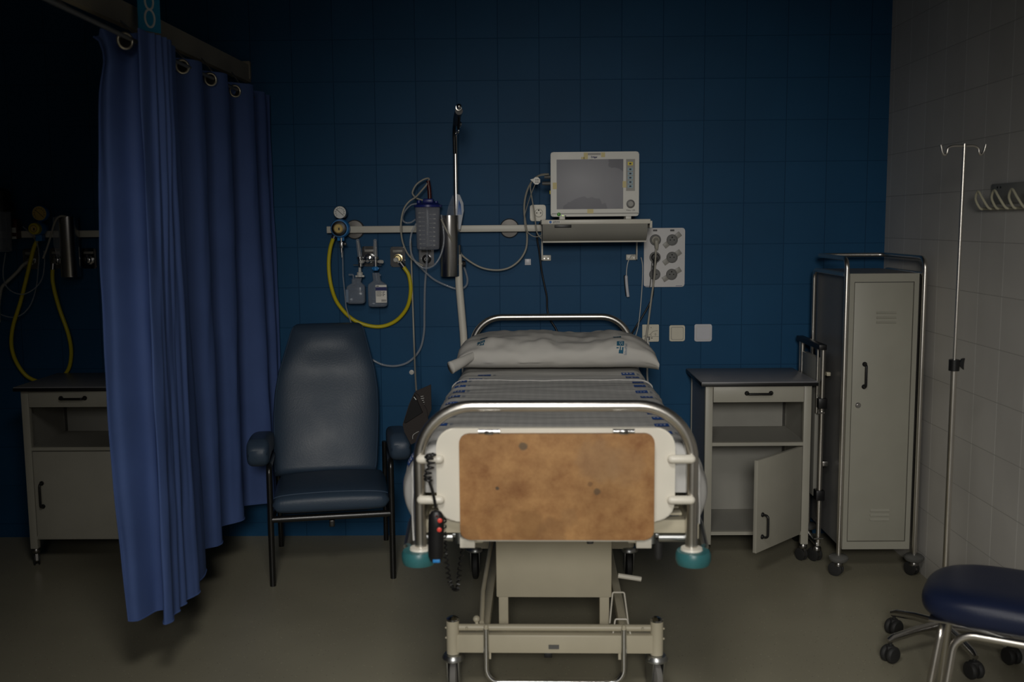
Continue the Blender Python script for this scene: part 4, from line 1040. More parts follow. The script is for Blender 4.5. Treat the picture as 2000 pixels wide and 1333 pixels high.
MB().lathe([(.0145, -.011), (.0145, .012), (.008, .014), (.006, .034), (.008, .036)], c1, (0, 0, 1), 20).boxb(c1.x-.022, c1.x+.022, c1.y-.008, c1.y+.008, c1.z-.012, c1.z-.002, .002).build('screw_cap', 'lgrey', o, world=True, label='white screw cap')
MB().tube(bend([at(681, 537, Y=Y), at(690, 537, Y=Y), at(691, 552, Y=Y)], .006, 4), .0045, 10).cyl(at(691, 545, Y=Y), at(691, 556, Y=Y), .010).build('outlet_spout', 'milky', o, world=True)
MB().boxb(b.x-hw-.0006, b.x-hw*.72, Y-.031, Y-.012, b.z+.008, b.z+.07, .0005).build('label_sticker', 'pgrey', o, world=True)
o, a, b, n, hw, Y = bottle(738.5, (734, 533), 553, 599, 37, .03, 'larger water bottle with a printed white label and blue cap, under the right flowmeter', None, 2)
c1 = at(733.5, 525, Y=Y)
MB().lathe([(.013, -.009), (.0135, .006), (.009, .01)], c1, (0, 0, 1), 20).boxb(c1.x-.017, c1.x+.017, c1.y-.006, c1.y+.006, c1.z-.004, c1.z+.006, .002).build('screw_cap', 'blue', o, world=True, label='blue screw cap')
MB().tube(bend([at(744, 538, Y=Y), at(739, 537, Y=Y), at(739, 553, Y=Y)], .004, 4), .0045, 10).build('outlet_spout', 'milky', o, world=True)
lx0, lx1 = at(733.5, 560, Y=Y-.032).x, at(755, 560, Y=Y-.032).x; lz1, lz0 = at(744, 557, Y=Y-.032).z, at(744, 591.5, Y=Y-.032).z
lm = MB(); lm.boxb(lx0, lx1, Y-.0325, Y-.0312, lz0, lz1)
lm.mi = 1; H_ = lz1-lz0; W_ = lx1-lx0; yy = Y-.0331
lm.boxb(lx0, lx1, yy, yy+.0005, lz1-.32*H_, lz1-.12*H_)
lm.mi = 2
for k in range(7): lm.boxb(lx0+.06*W_, lx0+(.5+.04*(k % 3))*W_, yy, yy+.0005, lz0+(.36+.045*k)*H_, lz0+(.375+.045*k)*H_)
for k in range(4): lm.boxb(lx0+(.62+.0*k)*W_, lx0+(.74+.1*(k % 2))*W_, yy, yy+.0005, lz0+(.38+.07*k)*H_, lz0+(.41+.07*k)*H_)
for k in range(9): lm.boxb(lx0+(.52+.05*k)*W_, lx0+(.545+.05*k)*W_, yy, yy+.0005, lz0+.06*H_, lz0+.18*H_)
lm.boxb(lx0+.06*W_, lx0+.3*W_, yy, yy+.0005, lz1-.09*H_, lz1-.05*H_)
lm.build('printed_label', ['white', 'inkb', 'ink'], o, world=True, label='white label with navy band')
MB().tube([at(669, 490, Y=-.108), at(670, 540, Y=-.10), at(676, 600, Y=-.09), at(690, 645, Y=-.07)], .0028, 8).build('tubing', 'tube', None)
tb = bpy.data.objects['tubing']; tag(tb, 'thin clear tube hanging from the blue regulator behind the armchair', 'tube')

# ------------------------------------------------------------------ suction canister
Y = -.125; sc0 = at(836.5, 488, Y=Y); sc1 = at(836, 404, Y=Y)
su = thing('suction_canister', 'clear graduated suction jar with dark blue lid hanging on the rail', 'suction jar', (sc0.x, 0, sc0.z))
hgt = sc1.z-sc0.z
jar = MB().lathe([(.045, .0), (.052, .003), (.0545, .012), (.0605, hgt), (.058, hgt), (.052, .014), (.002, .010)], sc0, (0, 0, 1), 40).build('jar', 'jar', su, world=True)
ld = MB().lathe([(.062, -.004), (.068, -.002), (.068, .008), (.06, .010), (.05, .018), (.04, .019)], sc1, (0, 0, 1), 40)
ld.boxb(sc1.x-.022, sc1.x+.028, Y-.03, Y+.03, sc1.z+.015, sc1.z+.038, .006); ld.cyl(sc1+Vector((-.042, -.015, .005)), sc1+Vector((-.042, -.015, .03)), .011); ld.cyl(sc1+Vector((.04, -.01, .01)), sc1+Vector((.04, -.01, .026)), .01)
ld.build('lid', 'dblue', su, world=True)
gr_ = MB(); L_ = ['1600', '1400', '1200', '1000', '800', '600', '400', '200', '50']; R_ = ['1500', '1300', '1100', '900', '700', '500', '300', '100']
def onjar(ang, z, off=.0008):
    r = .0545+(.0605-.0545)*(z-sc0.z-.012)/(hgt-.012)+off
    return Vector((sc0.x+r*math.sin(ang), Y-r*math.cos(ang), z))
def jtext(t_, ang, z, h):
    n_ = Vector((math.sin(ang), -math.cos(ang), 0)); gr_.text(t_, onjar(ang, z-h/2), (math.cos(ang), math.sin(ang), 0), (0, 0, 1), h, t=.0003)
for k, t_ in enumerate(L_):
    z = at(820, 416+8.6*k, Y=Y-.05).z; jtext(t_, -.62, z, .0062); gr_.tube([onjar(-.42, z), onjar(-.3, z), onjar(-.15, z)], .0005, 4)
for k, t_ in enumerate(R_):
    z = at(852, 419+8.6*k, Y=Y-.05).z; jtext(t_, .62, z, .0062); gr_.tube([onjar(.42, z), onjar(.3, z), onjar(.2, z)], .0005, 4)
for k in range(28):
    z = sc0.z+.02+k*(hgt-.04)/28; gr_.tube([onjar(-.03, z), onjar(.06, z)], .0004, 4)
gr_.build('graduation', 'dial', jar, world=True)
MB().boxb(sc0.x-.02, sc0.x+.02, Y+.062, -.04, zr-.03, zr+.03, .003).build('rail_clip', 'grey', su, world=True)
ln = MB(); ln.lathe([(.04, .02), (.05, .06), (.052, hgt*.6), (.046, hgt-.01)], sc0, (0, 0, 1), 12)
for v in ln.bm.verts: v.co += Vector((.006*noise.noise(v.co*40), .004*noise.noise(v.co*35), 0))
ln.build('liner_bag', 'clear', su, world=True)
MB().tube(cr(path([(839.5, 402), (839, 380), (837.5, 362), (836, 353)], -.11), 6), [.0095]*13+[.0085]*6, 12).build('suction_handle', 'dred', su, world=True, label='dark red tube standing on the lid')

# ------------------------------------------------------------------ steel cylinder holder with packets
def holder(x0, x1, y0, y1, label, Y):
    a = at((x0+x1)/2, y0, Y=Y); b = at((x0+x1)/2, y1, Y=Y); r = (x1-x0)/2/FPX*4.98
    o = thing('cylinder_holder', label, 'holder', (b.x, 0, b.z))
    MB().lathe([(.001, 0), (r*.97, 0), (r, .003), (r, a.z-b.z), (r*.95, a.z-b.z), (r*.94, .01), (.001, .01)], b, (0, 0, 1), 40).build('cylinder', 'steel', o, world=True)
    MB().boxb(b.x-.02, b.x+.02, Y+r*.96, -.04, zr-.03, zr+.03, .002).build('rail_clip', 'steel', o, world=True)
    return o
holder(860, 899, 421, 540, 'tall steel cylinder holder on the long rail beside the suction jar', -.10)
holder(121, 157, 423, 541, 'tall steel cylinder holder on the rail left of the curtain', -.10)
pk = MB(); pk.prism([(0, 0), (.055, 0), (.05, .07), (.035, .115), (.012, .06)], at(871, 428, Y=-.10), (1, 0, 0), (0, 0, 1), .003, .0008)
o = pk.build('wrapped_packet', 'clear', None, loc=at(878, 428, Y=-.1)); tag(o, 'clear wrapped packet standing in the steel cylinder holder, left of the lifting pole', 'packet')
pk = MB(); q = at(894, 428, Y=-.112); pk.prism([(-.01, -.05), (.012, -.05), (.03, .04), (.028, .075), (.012, .115), (-.005, .12)], q, (1, 0, 0), (0, 0, 1), .004, .0008)
pk.mi = 1
for k in range(4): pk.prism([(-.001+.006*k, .02), (.002+.006*k, .02), (.010+.006*k-.004*k, .09-.006*k), (.006+.006*k-.004*k, .09-.006*k)], q+Vector((0, -.0046, 0)), (1, 0, 0), (0, 0, 1), .0004)
o = pk.build('wrapped_packet', ['paper', 'logob'], None, loc=q); tag(o, 'white and blue printed packet in the steel cylinder holder, right of the lifting pole', 'packet')

# ------------------------------------------------------------------ tubes and cables
hose('grey_tube', 'grey tube curling above the suction jar lid and down its left side', 'tube', [(848, 399, -.12), (832, 393, -.12), (815, 388, -.115), (807, 381, -.11), (806, 374, -.11), (813, 361, -.105), (825, 352, -.1), (835, 348.5, -.1), (838, 351, -.105), (833, 361, -.115), (822, 374, -.125), (812, 385, -.14), (799, 394, -.15), (789, 408, -.15), (784, 428, -.15), (783, 450, -.15), (787, 475, -.14), (797, 497, -.13), (811, 511, -.12), (826, 519, -.11)], None, .0042, 'cable')
hose('clear_tube', 'clear tube leaving the lid and curving back to the rail', 'tube', [(815, 398, -.14), (802, 401, -.14), (790, 414, -.13), (786, 428, -.12), (792, 435, -.115), (803, 434.5, -.115), (811, 429, -.12)], None, .0038, 'tube')
hose('clear_tube', 'clear tube hanging in a wide loop under the suction jar', 'tube', [(813, 437, -.15), (804, 455, -.16), (801, 478, -.165), (805, 500, -.165), (815, 516, -.165), (831, 524, -.165), (848, 518, -.165), (861, 498, -.16), (867, 470, -.155), (865, 440, -.15), (862, 420, -.145)], None, .0042, 'tube')
hose('clear_tube', 'long clear tube sagging from the outlets behind the lifting pole', 'tube', [(808, 507, -.08), (822, 523, -.07), (846, 545, -.06), (872, 558, -.055), (895, 565, -.055), (909, 560, -.055), (913, 548, -.055), (909, 530, -.055), (903, 515, -.06)], None, .0048, 'tube')
hose('clear_tube', 'clear tube dropping from the suction jar and curling behind the armchair', 'tube', [(835, 480, -.05), (833, 520, -.05), (830, 560, -.045), (829, 610, -.04), (828, 650, -.04), (820, 683, -.04), (800, 706, -.04), (775, 715, -.04), (748, 713, -.04), (725, 702, -.04)], None, .005, 'tube')
cuffcable = hose('cuff_hose', 'straight grey hose hanging down to the dark pressure cuff beside the bed', 'hose', [(802, 470, -.06), (803, 500, -.06), (805, 560, -.06), (807, 620, -.07), (809, 680, -.12), (811, 730, -.35), (814, 775, -.66)], None, .0042, 'cable')
hose('monitor_hose', 'grey hose sweeping from the monitor side down and left to the lifting pole', 'hose', [(1071, 340.5, -.25), (1056, 342, -.22), (1042, 351, -.18), (1031, 369, -.14), (1025, 392, -.12), (1024, 415, -.10), (1027, 440, -.085), (1029.5, 462, -.075), (1027, 487, -.07), (1015, 508, -.07), (995, 523, -.07), (970, 528, -.07), (940, 523, -.07), (912, 507, -.07), (895, 490, -.072), (880, 465, -.16), (868, 442, -.165), (862, 428, -.16)], None, .0048, 'cable')
hose('sensor_cable', 'thin grey cable falling from the monitor side in front of the single wall socket', 'cable', [(1070, 341, -.27), (1052, 344, -.24), (1040, 352, -.22), (1036, 366, -.2), (1039, 388, -.18), (1043, 412, -.17), (1046, 436, -.16), (1049, 455, -.15), (1057, 466, -.14)], None, .003, 'cable')
hose('sensor_cable', 'thin grey cable crossing behind the big hose and curling to the shelf end', 'cable', [(1046, 358, -.23), (1038, 378, -.2), (1029, 405, -.15), (1024, 428, -.13), (1028, 450, -.13), (1040, 461, -.13), (1051, 462.5, -.14), (1059, 458, -.15)], None, .002, 'cable')
tg = MB().prism([(.018*math.cos(2*PI*k/8+.39), .018*math.sin(2*PI*k/8+.39)) for k in range(8)], at(1048, 353.5, Y=-.235), (1, 0, 0), (0, 0, 1), .0015)
tg.prism([(-.03, .006), (-.016, -.006), (-.016, .010)], at(1048, 353.5, Y=-.235), (1, 0, 0), (0, 0, 1), .0015)
tg.mi = 1
for i in range(4):
    for j in range(2): tg.boxb(*(lambda c: (c.x-.0012, c.x+.0012, c.y-.003, c.y-.0016, c.z-.003, c.z+.003))(at(1046+2.2*i, 351.5+4.5*j, Y=-.235)))
o = tg.build('cable_tag', ['white', 'ink'], None, loc=at(1048, 353, Y=-.235)); tag(o, 'white octagonal paper tag on the cable beside the monitor', 'tag')
hose('power_cable', 'black cable hanging from the shelf end down behind the bed head', 'cable', [(1063, 433, -.06), (1056, 436, -.05), (1050, 446, -.045), (1049, 465, -.04), (1053, 490, -.035), (1058, 530, -.03), (1064, 560, -.03), (1068, 580, -.03), (1069, 605, -.03), (1075, 625, -.035), (1087, 645, -.04), (1095, 670, -.05)], None, .0048, 'black')

# ------------------------------------------------------------------ monitor
YM = -.30; A = at(1075, 298, Y=YM); B = at(1248, 424, Y=YM)
mc = ((A.x+B.x)/2, YM+.07, B.z)
mo = thing('patient_monitor', 'off-white patient monitor with a grey film-covered screen on the wall shelf', 'monitor', mc)
X0, X1, Z0, Z1 = 1.246, 1.653, 1.610, 1.905
case = MB(); case.rplate(X0, X1, Z0, Z1, YM, .045, .012, .006); case.rplate(X0+.012, X1-.012, Z0+.01, Z1-.012, YM+.045, .09, .02, .008)
case.build('case', 'monitor', mo, world=True)
pm = lambda x, y: at(x, y, Y=YM)
def mrect(mb, x0, y0, x1, y1, d=.0012, t=.0012):
    a, b = pm(x0, y0), pm(x1, y1); mb.boxb(a.x, b.x, YM-d, YM-d+t, b.z, a.z); return mb
cs_ = (pm(1087, 312)+pm(1217, 408))*.5
sc2 = MB(); a, b = pm(1087, 312), pm(1217, 408); sc2.boxb(a.x-cs_.x, b.x-cs_.x, -.002, .001, b.z-cs_.z, a.z-cs_.z, .0004)
sobj = sc2.build('screen', 'film', mo); sobj.location = ORIG[mo.name].inverted() @ Vector((cs_.x, YM, cs_.z))
mrect(MB(), 1223, 311, 1240, 373).build('key_strip', 'grey', mo, world=True)
mrect(MB(), 1226, 316.5, 1236, 323, .0026, .0016).build('key', 'ybut', mo, world=True, label='yellow key')
for y in (331, 339.3, 347.5, 356, 364.2): mrect(MB(), 1226, y-3.2, 1236, y+3, .0026, .0016).build('key', 'bbut', mo, world=True)
ic = MB()
for y in (320, 331, 339.3, 347.5, 356, 364.2): mrect(ic, 1229, y-1.6, 1233, y+1.3, .003, .0006)
ic.build('key_symbols', 'ink', mo, world=True)
MB().lathe([(.0185, 0), (.0195, .006), (.0185, .010), (.014, .011)], pm(1231.5, 398.5)+Vector((0, -.0002, 0)), (0, -1, 0), 32).build('dial_knob', 'dgrey', mo, world=True)
MB().disc(pm(1231.5, 398.5)+Vector((0, -.011, 0)), (0, -1, 0), .012, .003, 28).build('knob_cap', 'grey', mo, world=True)
MB().lathe([(.0085, 0), (.0085, .002), (.006, .0035)], pm(1091.5, 419), (0, -1, 0), 24).build('power_button', 'green', mo, world=True, label='round green power button')
mrect(MB(), 1098, 420.7, 1100.6, 422.2).build('status_light', 'led', mo, world=True)
tx = MB(); tx.text('Dr\u00e4ger', pm(1160.5, 308.6)+Vector((0, -.0006, 0)), (1, 0, 0), (0, 0, 1), .0085, bold=.0004, w=.03); tx.build('brand_lettering', 'inkb', mo, world=True)
tx = MB(); tx.text('Vista 120', pm(1231.5, 412.2)+Vector((0, -.0006, 0)), (1, 0, 0), (0, 0, 1), .0075, w=.0405); mrect(tx, 1103.5, 421, 1105.5, 422.5); mrect(tx, 1103, 423, 1106, 423.8)
tx.build('model_lettering', 'ink', mo, world=True)
for R in (((1140, 298.5, 1148, 311), (1135, 307, 1141, 311)), ((1174, 298, 1181.7, 307),), ((1079.5, 357, 1087.5, 369.5),), ((1216, 354, 1223, 366.5),), ((1147, 409, 1159, 417),)):
    t_ = MB()
    for r_ in R: mrect(t_, *r_, .0022, .0004)
    t_.build('tape', 'tape', mo, world=True)
mrect(MB(), 1148, 299, 1173, 303, .0016, .0004).build('faded_sticker', 'grey', mo, world=True)
mrect(MB(), 1078, 416.8, 1247, 417.6, .0004, .0008).build('seam', 'grey', mo, world=True)
for x in (1098, 1227): 
    c = at(x, 427, Y=YM+.02); MB().boxb(c.x-.013, c.x+.013, YM+.01, YM+.04, 1.5965, 1.612, .002).boxb(c.x-.013, c.x+.013, YM+.08, YM+.11, 1.5965, 1.63, .002).build('foot', 'monitor', mo, world=True)
cn = MB()
for z, l in ((1.795, .028), (1.765, .038)): cn.cyl((X0+.014, YM+.06, z), (X0-l, YM+.06, z), .009, .008, seg=14)
cn.build('plug_connector', 'dgrey', mo, world=True)
MB().boxb(X0-.004, X0+.014, YM+.05, YM+.065, 1.715, 1.732, .002).build('side_latch', 'ybut', mo, world=True)

# ------------------------------------------------------------------ wall shelf
sh = thing('wall_shelf', 'grey-white wall shelf with sloping front below the monitor', 'shelf', (1.452, 0, 1.58))
x0, x1 = 1.202, 1.702
MB().boxb(x0, x1, -.342, -.03, 1.575, 1.596, .002).build('top_board', 'rail', sh, world=True)
cv = MB(); cv.prism([(-.338, 1.575), (-.332, 1.545), (-.315, 1.518), (-.29, 1.503), (-.275, 1.498), (-.275, 1.494), (-.05, 1.494), (-.05, 1.575)], (x0+.006, 0, 0), (0, 1, 0), (0, 0, 1), x1-x0-.018)
cv.build('sloping_cover', 'shelfm', sh, world=True)
MB().boxb(x0+.006, x1-.012, -.29, -.27, 1.490, 1.496, .001).build('cover_lip', 'rail', sh, world=True)
a, b = at(1083, 439.5, Y=-.336), at(1116, 445, Y=-.336); MB().boxb(a.x, b.x, -.3385, -.33, b.z, a.z, .001).build('slot', 'black', sh, world=True)
lb_ = MB(); a, b = at(1071, 431.6, Y=-.342), at(1094.5, 436.6, Y=-.342); lb_.boxb(a.x, b.x, -.3426, -.3418, b.z, a.z); lb_.mi = 1
c = at(1075, 434.1, Y=-.342); lb_.disc((c.x, -.3427, c.z), (0, -1, 0), .0062, .0004, 20); lb_.mi = 2
lb_.text('CARBUROS', at(1086.5, 433.6, Y=-.343), (1, 0, 0), (0, 0, 1), .0036, w=.032, bold=.0002); lb_.text('METALICOS', at(1086.5, 436, Y=-.343), (1, 0, 0), (0, 0, 1), .0036, w=.032, bold=.0002)
lb_.build('maker_label', ['white', 'logob', 'ink'], sh, world=True)
for (pxx, x_in, x_out) in ((0, x0+.004, x0+.012), (1, x1-.012-.02, x1-.004-.022)):
    lg = MB(); lg.boxb(x_in, x_out, -.05, -.012, 1.40, 1.575, .001)
    fx0, fx1 = (x_in, x_in+.048) if pxx == 0 else (x_out-.052, x_out)
    lg.boxb(fx0, fx1, -.014, -.001, 1.396, 1.424, .003)
    bk = lg.build('bracket', 'rail', sh, world=True)
    s_ = MB()
    for fx in (fx0+.015, fx1-.014): s_.disc((fx, -.0142, 1.407), (0, -1, 0), .0035, .001, 12)
    s_.build('screw', 'steel', bk, world=True)
MB().boxb(1.704, 1.716, -.3, -.03, 1.555, 1.588, .002).build('end_plate', 'rail', sh, world=True)

# ------------------------------------------------------------------ sockets and switches
sp_ = thing('socket_panel', 'brushed six-socket power panel on the blue wall right of the shelf', 'socket panel', (1.812, 0, 1.405))
PX0, PX1, PZ0, PZ1 = 1.712, 1.913, 1.262, 1.552
MB().rplate(PX0, PX1, PZ0, PZ1, -.012, .012, .014, .002).build('panel', 'panelm', sp_, world=True)
def schuko(parent, c, r, m='dgrey', holes=True, y=-.012):
    s = MB().lathe([(r, 0), (r, .004), (r*.93, .007), (r*.8, .007), (r*.78, .002), (.001, .002)], (c.x, y, c.z), (0, -1, 0), 36); so = s.build('socket', m, parent, world=True)
    if holes:
        h = MB()
        for dx, dz in ((-.0095, 0), (.0095, 0), (0, .013)): h.disc((c.x+dx, y-.0022, c.z+dz), (0, -1, 0), .003 if dz == 0 else .0035, .0006, 12)
        h.build('contact_holes', 'hole', so, world=True)
    return so
socks = {}
for i, (x, y) in enumerate(((1280, 469), (1279.3, 503), (1278.8, 536.3), (1312.8, 469), (1312.5, 503), (1311.8, 536.3))):
    c = at(x, y, Y=-.012); socks[i] = c
    so = schuko(sp_, c, .0275)
    if i >= 3:
        R = Matrix.Rotation(-.62 + .06*(i-4), 3, 'Y')
        for sg in (-1, 1): MB().box(Vector((c.x, -.0155, c.z)) + R @ Vector((sg*.038, 0, 0)), (.026, .003, .026), .001, rot=R).build('flap', 'grey', so, world=True)
for x in (1279.5, 1313): 
    c = at(x, 450.3, Y=-.012); q = MB(); q.boxb(c.x-.010, c.x+.010, -.0135, -.012, c.z-.0045, c.z+.0045); q.mi = 1; q.text('UPS' if 0 else '- - -', (c.x, -.0136, c.z-.002), (1, 0, 0), (0, 0, 1), .005, w=.012); q.build('socket_label', ['black', 'dial'], sp_, world=True)
MB().boxb(at(1258, 556, Y=0).x, at(1268, 556, Y=0).x, -.0122, -.0118, PZ0+.003, PZ0+.005).boxb(at(1319, 556, Y=0).x, at(1332, 556, Y=0).x, -.0122, -.0118, PZ0+.004, PZ0+.006).build('pen_mark', 'inkb', sp_, world=True)
pl = thing('power_plug', 'beige mains plug and cable in the top left socket of the panel', 'plug', socks[0])
c = socks[0]
MB().lathe([(.019, 0), (.019, .010), (.015, .012)], (c.x, -.0145, c.z), (0, -1, 0), 24).tube([(c.x, -.028, c.z+.002), (c.x+.001, -.045, c.z-.008), (c.x+.002, -.047, c.z-.032), (c.x+.003, -.044, c.z-.045)], [.012, .012, .010, .007], 14).build('plug', 'cable', pl, world=True)
MB().tube(cr(path([(1281, 487, -.055), (1280, 510, -.05), (1278, 540, -.045), (1274, 570, -.04), (1270, 600, -.04), (1265, 640, -.04), (1260, 670, -.045), (1255, 700, -.06)]), 6), .0048, 10).build('cable', 'cable', pl, world=True)
pl = thing('power_plug', 'black mains plug in the middle left socket, its cable running to the bed head', 'plug', socks[1])
c = socks[1]
MB().lathe([(.0195, 0), (.0195, .018), (.016, .022)], (c.x, -.0145, c.z), (0, -1, 0), 24).tube([(c.x, -.03, c.z), (c.x-.003, -.035, c.z-.025), (c.x-.004, -.033, c.z-.045)], [.011, .010, .006], 12).build('plug', 'black', pl, world=True)
MB().tube(cr(path([(1276, 519, -.03), (1276, 545, -.03), (1275, 575, -.03), (1268, 595, -.03), (1256, 616, -.03), (1243, 637, -.035), (1232, 655, -.05)]), 6), .0045, 10).build('cable', 'black', pl, world=True)
hose('thin_cable', 'thin dark cable drawn down over the bottom left socket of the panel', 'cable', [(1273.5, 512, -.028), (1272, 530, -.026), (1270.5, 550, -.024), (1269, 562, -.022)], None, .0025, 'dgrey')
def plate_sw(x0, y0, x1, y1, label, m, name='light_switch', cat='switch'):
    a, b = at(x0, y0, Y=0), at(x1, y1, Y=0)
    o = thing(name, label, cat, ((a.x+b.x)/2, 0, b.z))
    MB().rplate(a.x, b.x, b.z, a.z, -.010, .010, .010, .003).build('plate', m, o, world=True)
    MB().rplate(a.x+.008, b.x-.008, b.z+.008, a.z-.008, -.0115, .003, .007, .001).build('rocker_surround', 'grey' if m == 'switch' else 'lgrey', o, world=True)
    MB().rplate(a.x+.0105, b.x-.0105, b.z+.0105, a.z-.0105, -.0145, .005, .006, .0015).build('rocker', m, o, world=True)
    return o
plate_sw(1307, 635.5, 1337, 666.5, 'cream wall switch beside the nurse-call unit', 'switch')
plate_sw(1356, 633.5, 1389.5, 666.8, 'whiter wall switch, the one nearest the cabinet', 'switchw')
a, b = at(1035, 400.5, Y=0), at(1066, 432, Y=0)
ws = thing('wall_socket', 'single cream wall socket left of the monitor', 'socket', ((a.x+b.x)/2, 0, b.z))
MB().rplate(a.x, b.x, b.z, a.z, -.012, .012, .012, .004).build('plate', 'switch', ws, world=True)
MB().rplate(a.x+.006, b.x-.006, b.z+.006, a.z-.006, -.0135, .003, .008, .001).build('inner_plate', 'switch', ws, world=True)
cc = Vector(((a.x+b.x)/2+.004, 0, (a.z+b.z)/2)); schuko(ws, cc, .0205, 'switch', True, -.0135)
MB().ring((cc.x, -.0205, cc.z), (0, 1, 0), .0195, .0008, 32, 5).build('socket_rim', 'dgrey', ws, world=True)
a, b = at(1025, 506, Y=0), at(1037, 518, Y=0)
MB().boxb(a.x, b.x, -.006, .002, b.z, a.z, .001).build('cover_plate', 'switchw', None); o = bpy.data.objects['cover_plate']; tag(o, 'tiny square white cover plate under the rail, left of the black cable', 'cover plate')
o = MB().lathe([(.012, 0), (.012, .003), (.008, .004), (.0001, .004)], at(804, 727.5, Y=0), (0, -1, 0), 20).build('round_cap', 'lgrey', None); tag(o, 'small round white cap on the wall beside the hanging cuff hose', 'cap')
# nurse call unit
a, b = at(1254, 634, Y=0), at(1286, 667, Y=0)
nc = thing('nurse_call_unit', 'cream nurse-call unit on the wall right of the bed head', 'call unit', ((a.x+b.x)/2, 0, b.z))
MB().rplate(a.x, b.x, b.z, a.z, -.014, .014, .004, .002).build('housing', 'switch', nc, world=True)
cc = Vector(((a.x+b.x)/2, 0, (a.z+b.z)/2))
q = MB(); q.tube(cr([(a.x+.008, -.0145, cc.z-.014), (cc.x-.005, -.0145, cc.z-.008), (cc.x+.012, -.0145, cc.z+.008), (b.x-.006, -.0145, cc.z+.012)], 6), .0007, 5)
q.disc((cc.x+.002, -.0146, cc.z+.028), (0, -1, 0), .002, .0006, 10); q.disc((cc.x+.002, -.0146, cc.z-.01), (0, -1, 0), .002, .0006, 10)
q.ring((cc.x+.006, -.0148, cc.z-.024), (0, 1, 0), .0032, .001, 16, 5); q.ring((cc.x+.024, -.0148, cc.z-.006), (0, 1, 0), .003, .0006, 14, 4, sy=1.6); q.boxb(a.x+.001, b.x-.001, -.0146, -.0138, cc.z-.0175, cc.z-.0165)
q.build('markings', 'ink', nc, world=True)
MB().boxb(cc.x-.018, cc.x-.004, -.024, -.012, cc.z-.034, cc.z-.018, .002).build('jack', 'dgrey', nc, world=True)
MB().boxb(at(1258, 670, Y=0).x, at(1268, 670, Y=0).x, -.01, 0, at(1262, 681, Y=0).z, at(1262, 669, Y=0).z, .001).build('lower_box', 'lgrey', nc, world=True)
hose('call_cable', 'white cable dropping from the nurse-call unit beside the mattress', 'cable', [(1265, 660, -.022), (1265.5, 680, -.03), (1265, 705, -.05), (1264, 730, -.06), (1266, 755, -.06)], None, .005, 'lgrey')
hose('bed_light_cord', 'thin white cord falling from the shelf bracket to the bed head', 'cord', [(1252, 503, -.02), (1255, 520, -.02), (1254, 560, -.022), (1250, 610, -.03), (1246, 640, -.05), (1238, 668, -.09), (1233, 690, -.12)], None, .0022, 'lgrey')
ch = thing('call_handset', 'slim white call button hanging on a cord under the shelf bracket', 'call button', at(1225, 580, Y=-.03))
MB().tube(cr(path([(1240, 499, -.018), (1233, 500, -.02), (1227, 511, -.025), (1224, 526, -.028), (1223.5, 540, -.03)]), 6), .0022, 8).build('cord', 'lgrey', ch, world=True)
pp = path([(1223, 538), (1223.5, 550), (1225, 566), (1226.5, 578), (1226.8, 580.5)], -.03)
MB().tube(cr(pp, 4), [.004]+[.0075]*14+[.006, .003], 12).build('grip', 'switchw', ch, world=True)
MB().tube([p+Vector((-.006, .004, 0)) for p in pp[:4]], .0052, 8).build('back_shell', 'black', ch, world=True)

# ------------------------------------------------------------------ pressure cuff
cf = thing('pressure_cuff', 'dark folded blood-pressure cuff hanging between the armchair and the bed', 'pressure cuff', at(812, 860, Y=-.70))
Yc = -.70
def cpoly(px, y, t, m, name, parent, d=0.):
    P = [at(x, yy, Y=y) for x, yy in px]; o_ = P[0]
    return MB().prism([(p.x-o_.x, p.z-o_.z) for p in P], (o_.x, y, o_.z), (1, 0, 0), (0, 0, 1), t, .0015).build(name, m, parent, world=True)
bk = cpoly([(812, 764), (842, 751), (843, 800), (826, 838), (812, 800)], Yc+.012, .010, 'cuff', 'back_fold', cf)
fr_ = cpoly([(810, 766), (818, 772), (834, 800), (838, 826), (816, 862), (803, 868), (790, 843), (787, 829), (799, 790)], Yc, .012, 'cuff', 'front_fold', cf)
cpoly([(810, 770), (826, 806), (793, 827), (789, 826), (800, 790)], Yc-.0125, .003, 'cuffb', 'velcro_patch', fr_)
lt = MB()
for k in range(5):
    a = at(819+.4*k, 776+4*k, Y=Yc-.002); L = .016 if k % 2 else .012
    lt.box(a+Vector((.012, .0, .003)), (L, .0006, .0015), rot=Matrix.Rotation(-.2, 3, 'Y'))
a = at(808, 776, Y=Yc-.016)
lt.box(a+Vector((.006, 0, -.006)), (.016, .0008, .003), rot=Matrix.Rotation(.9, 3, 'Y')); lt.build('printing', 'dial', fr_, world=True)
MB().tube(cr([at(806, 858, Y=Yc-.016), at(807, 850, Y=Yc-.016), at(818, 843, Y=Yc-.016)], 4), .0008, 5).build('stitch', 'dial', fr_, world=True)

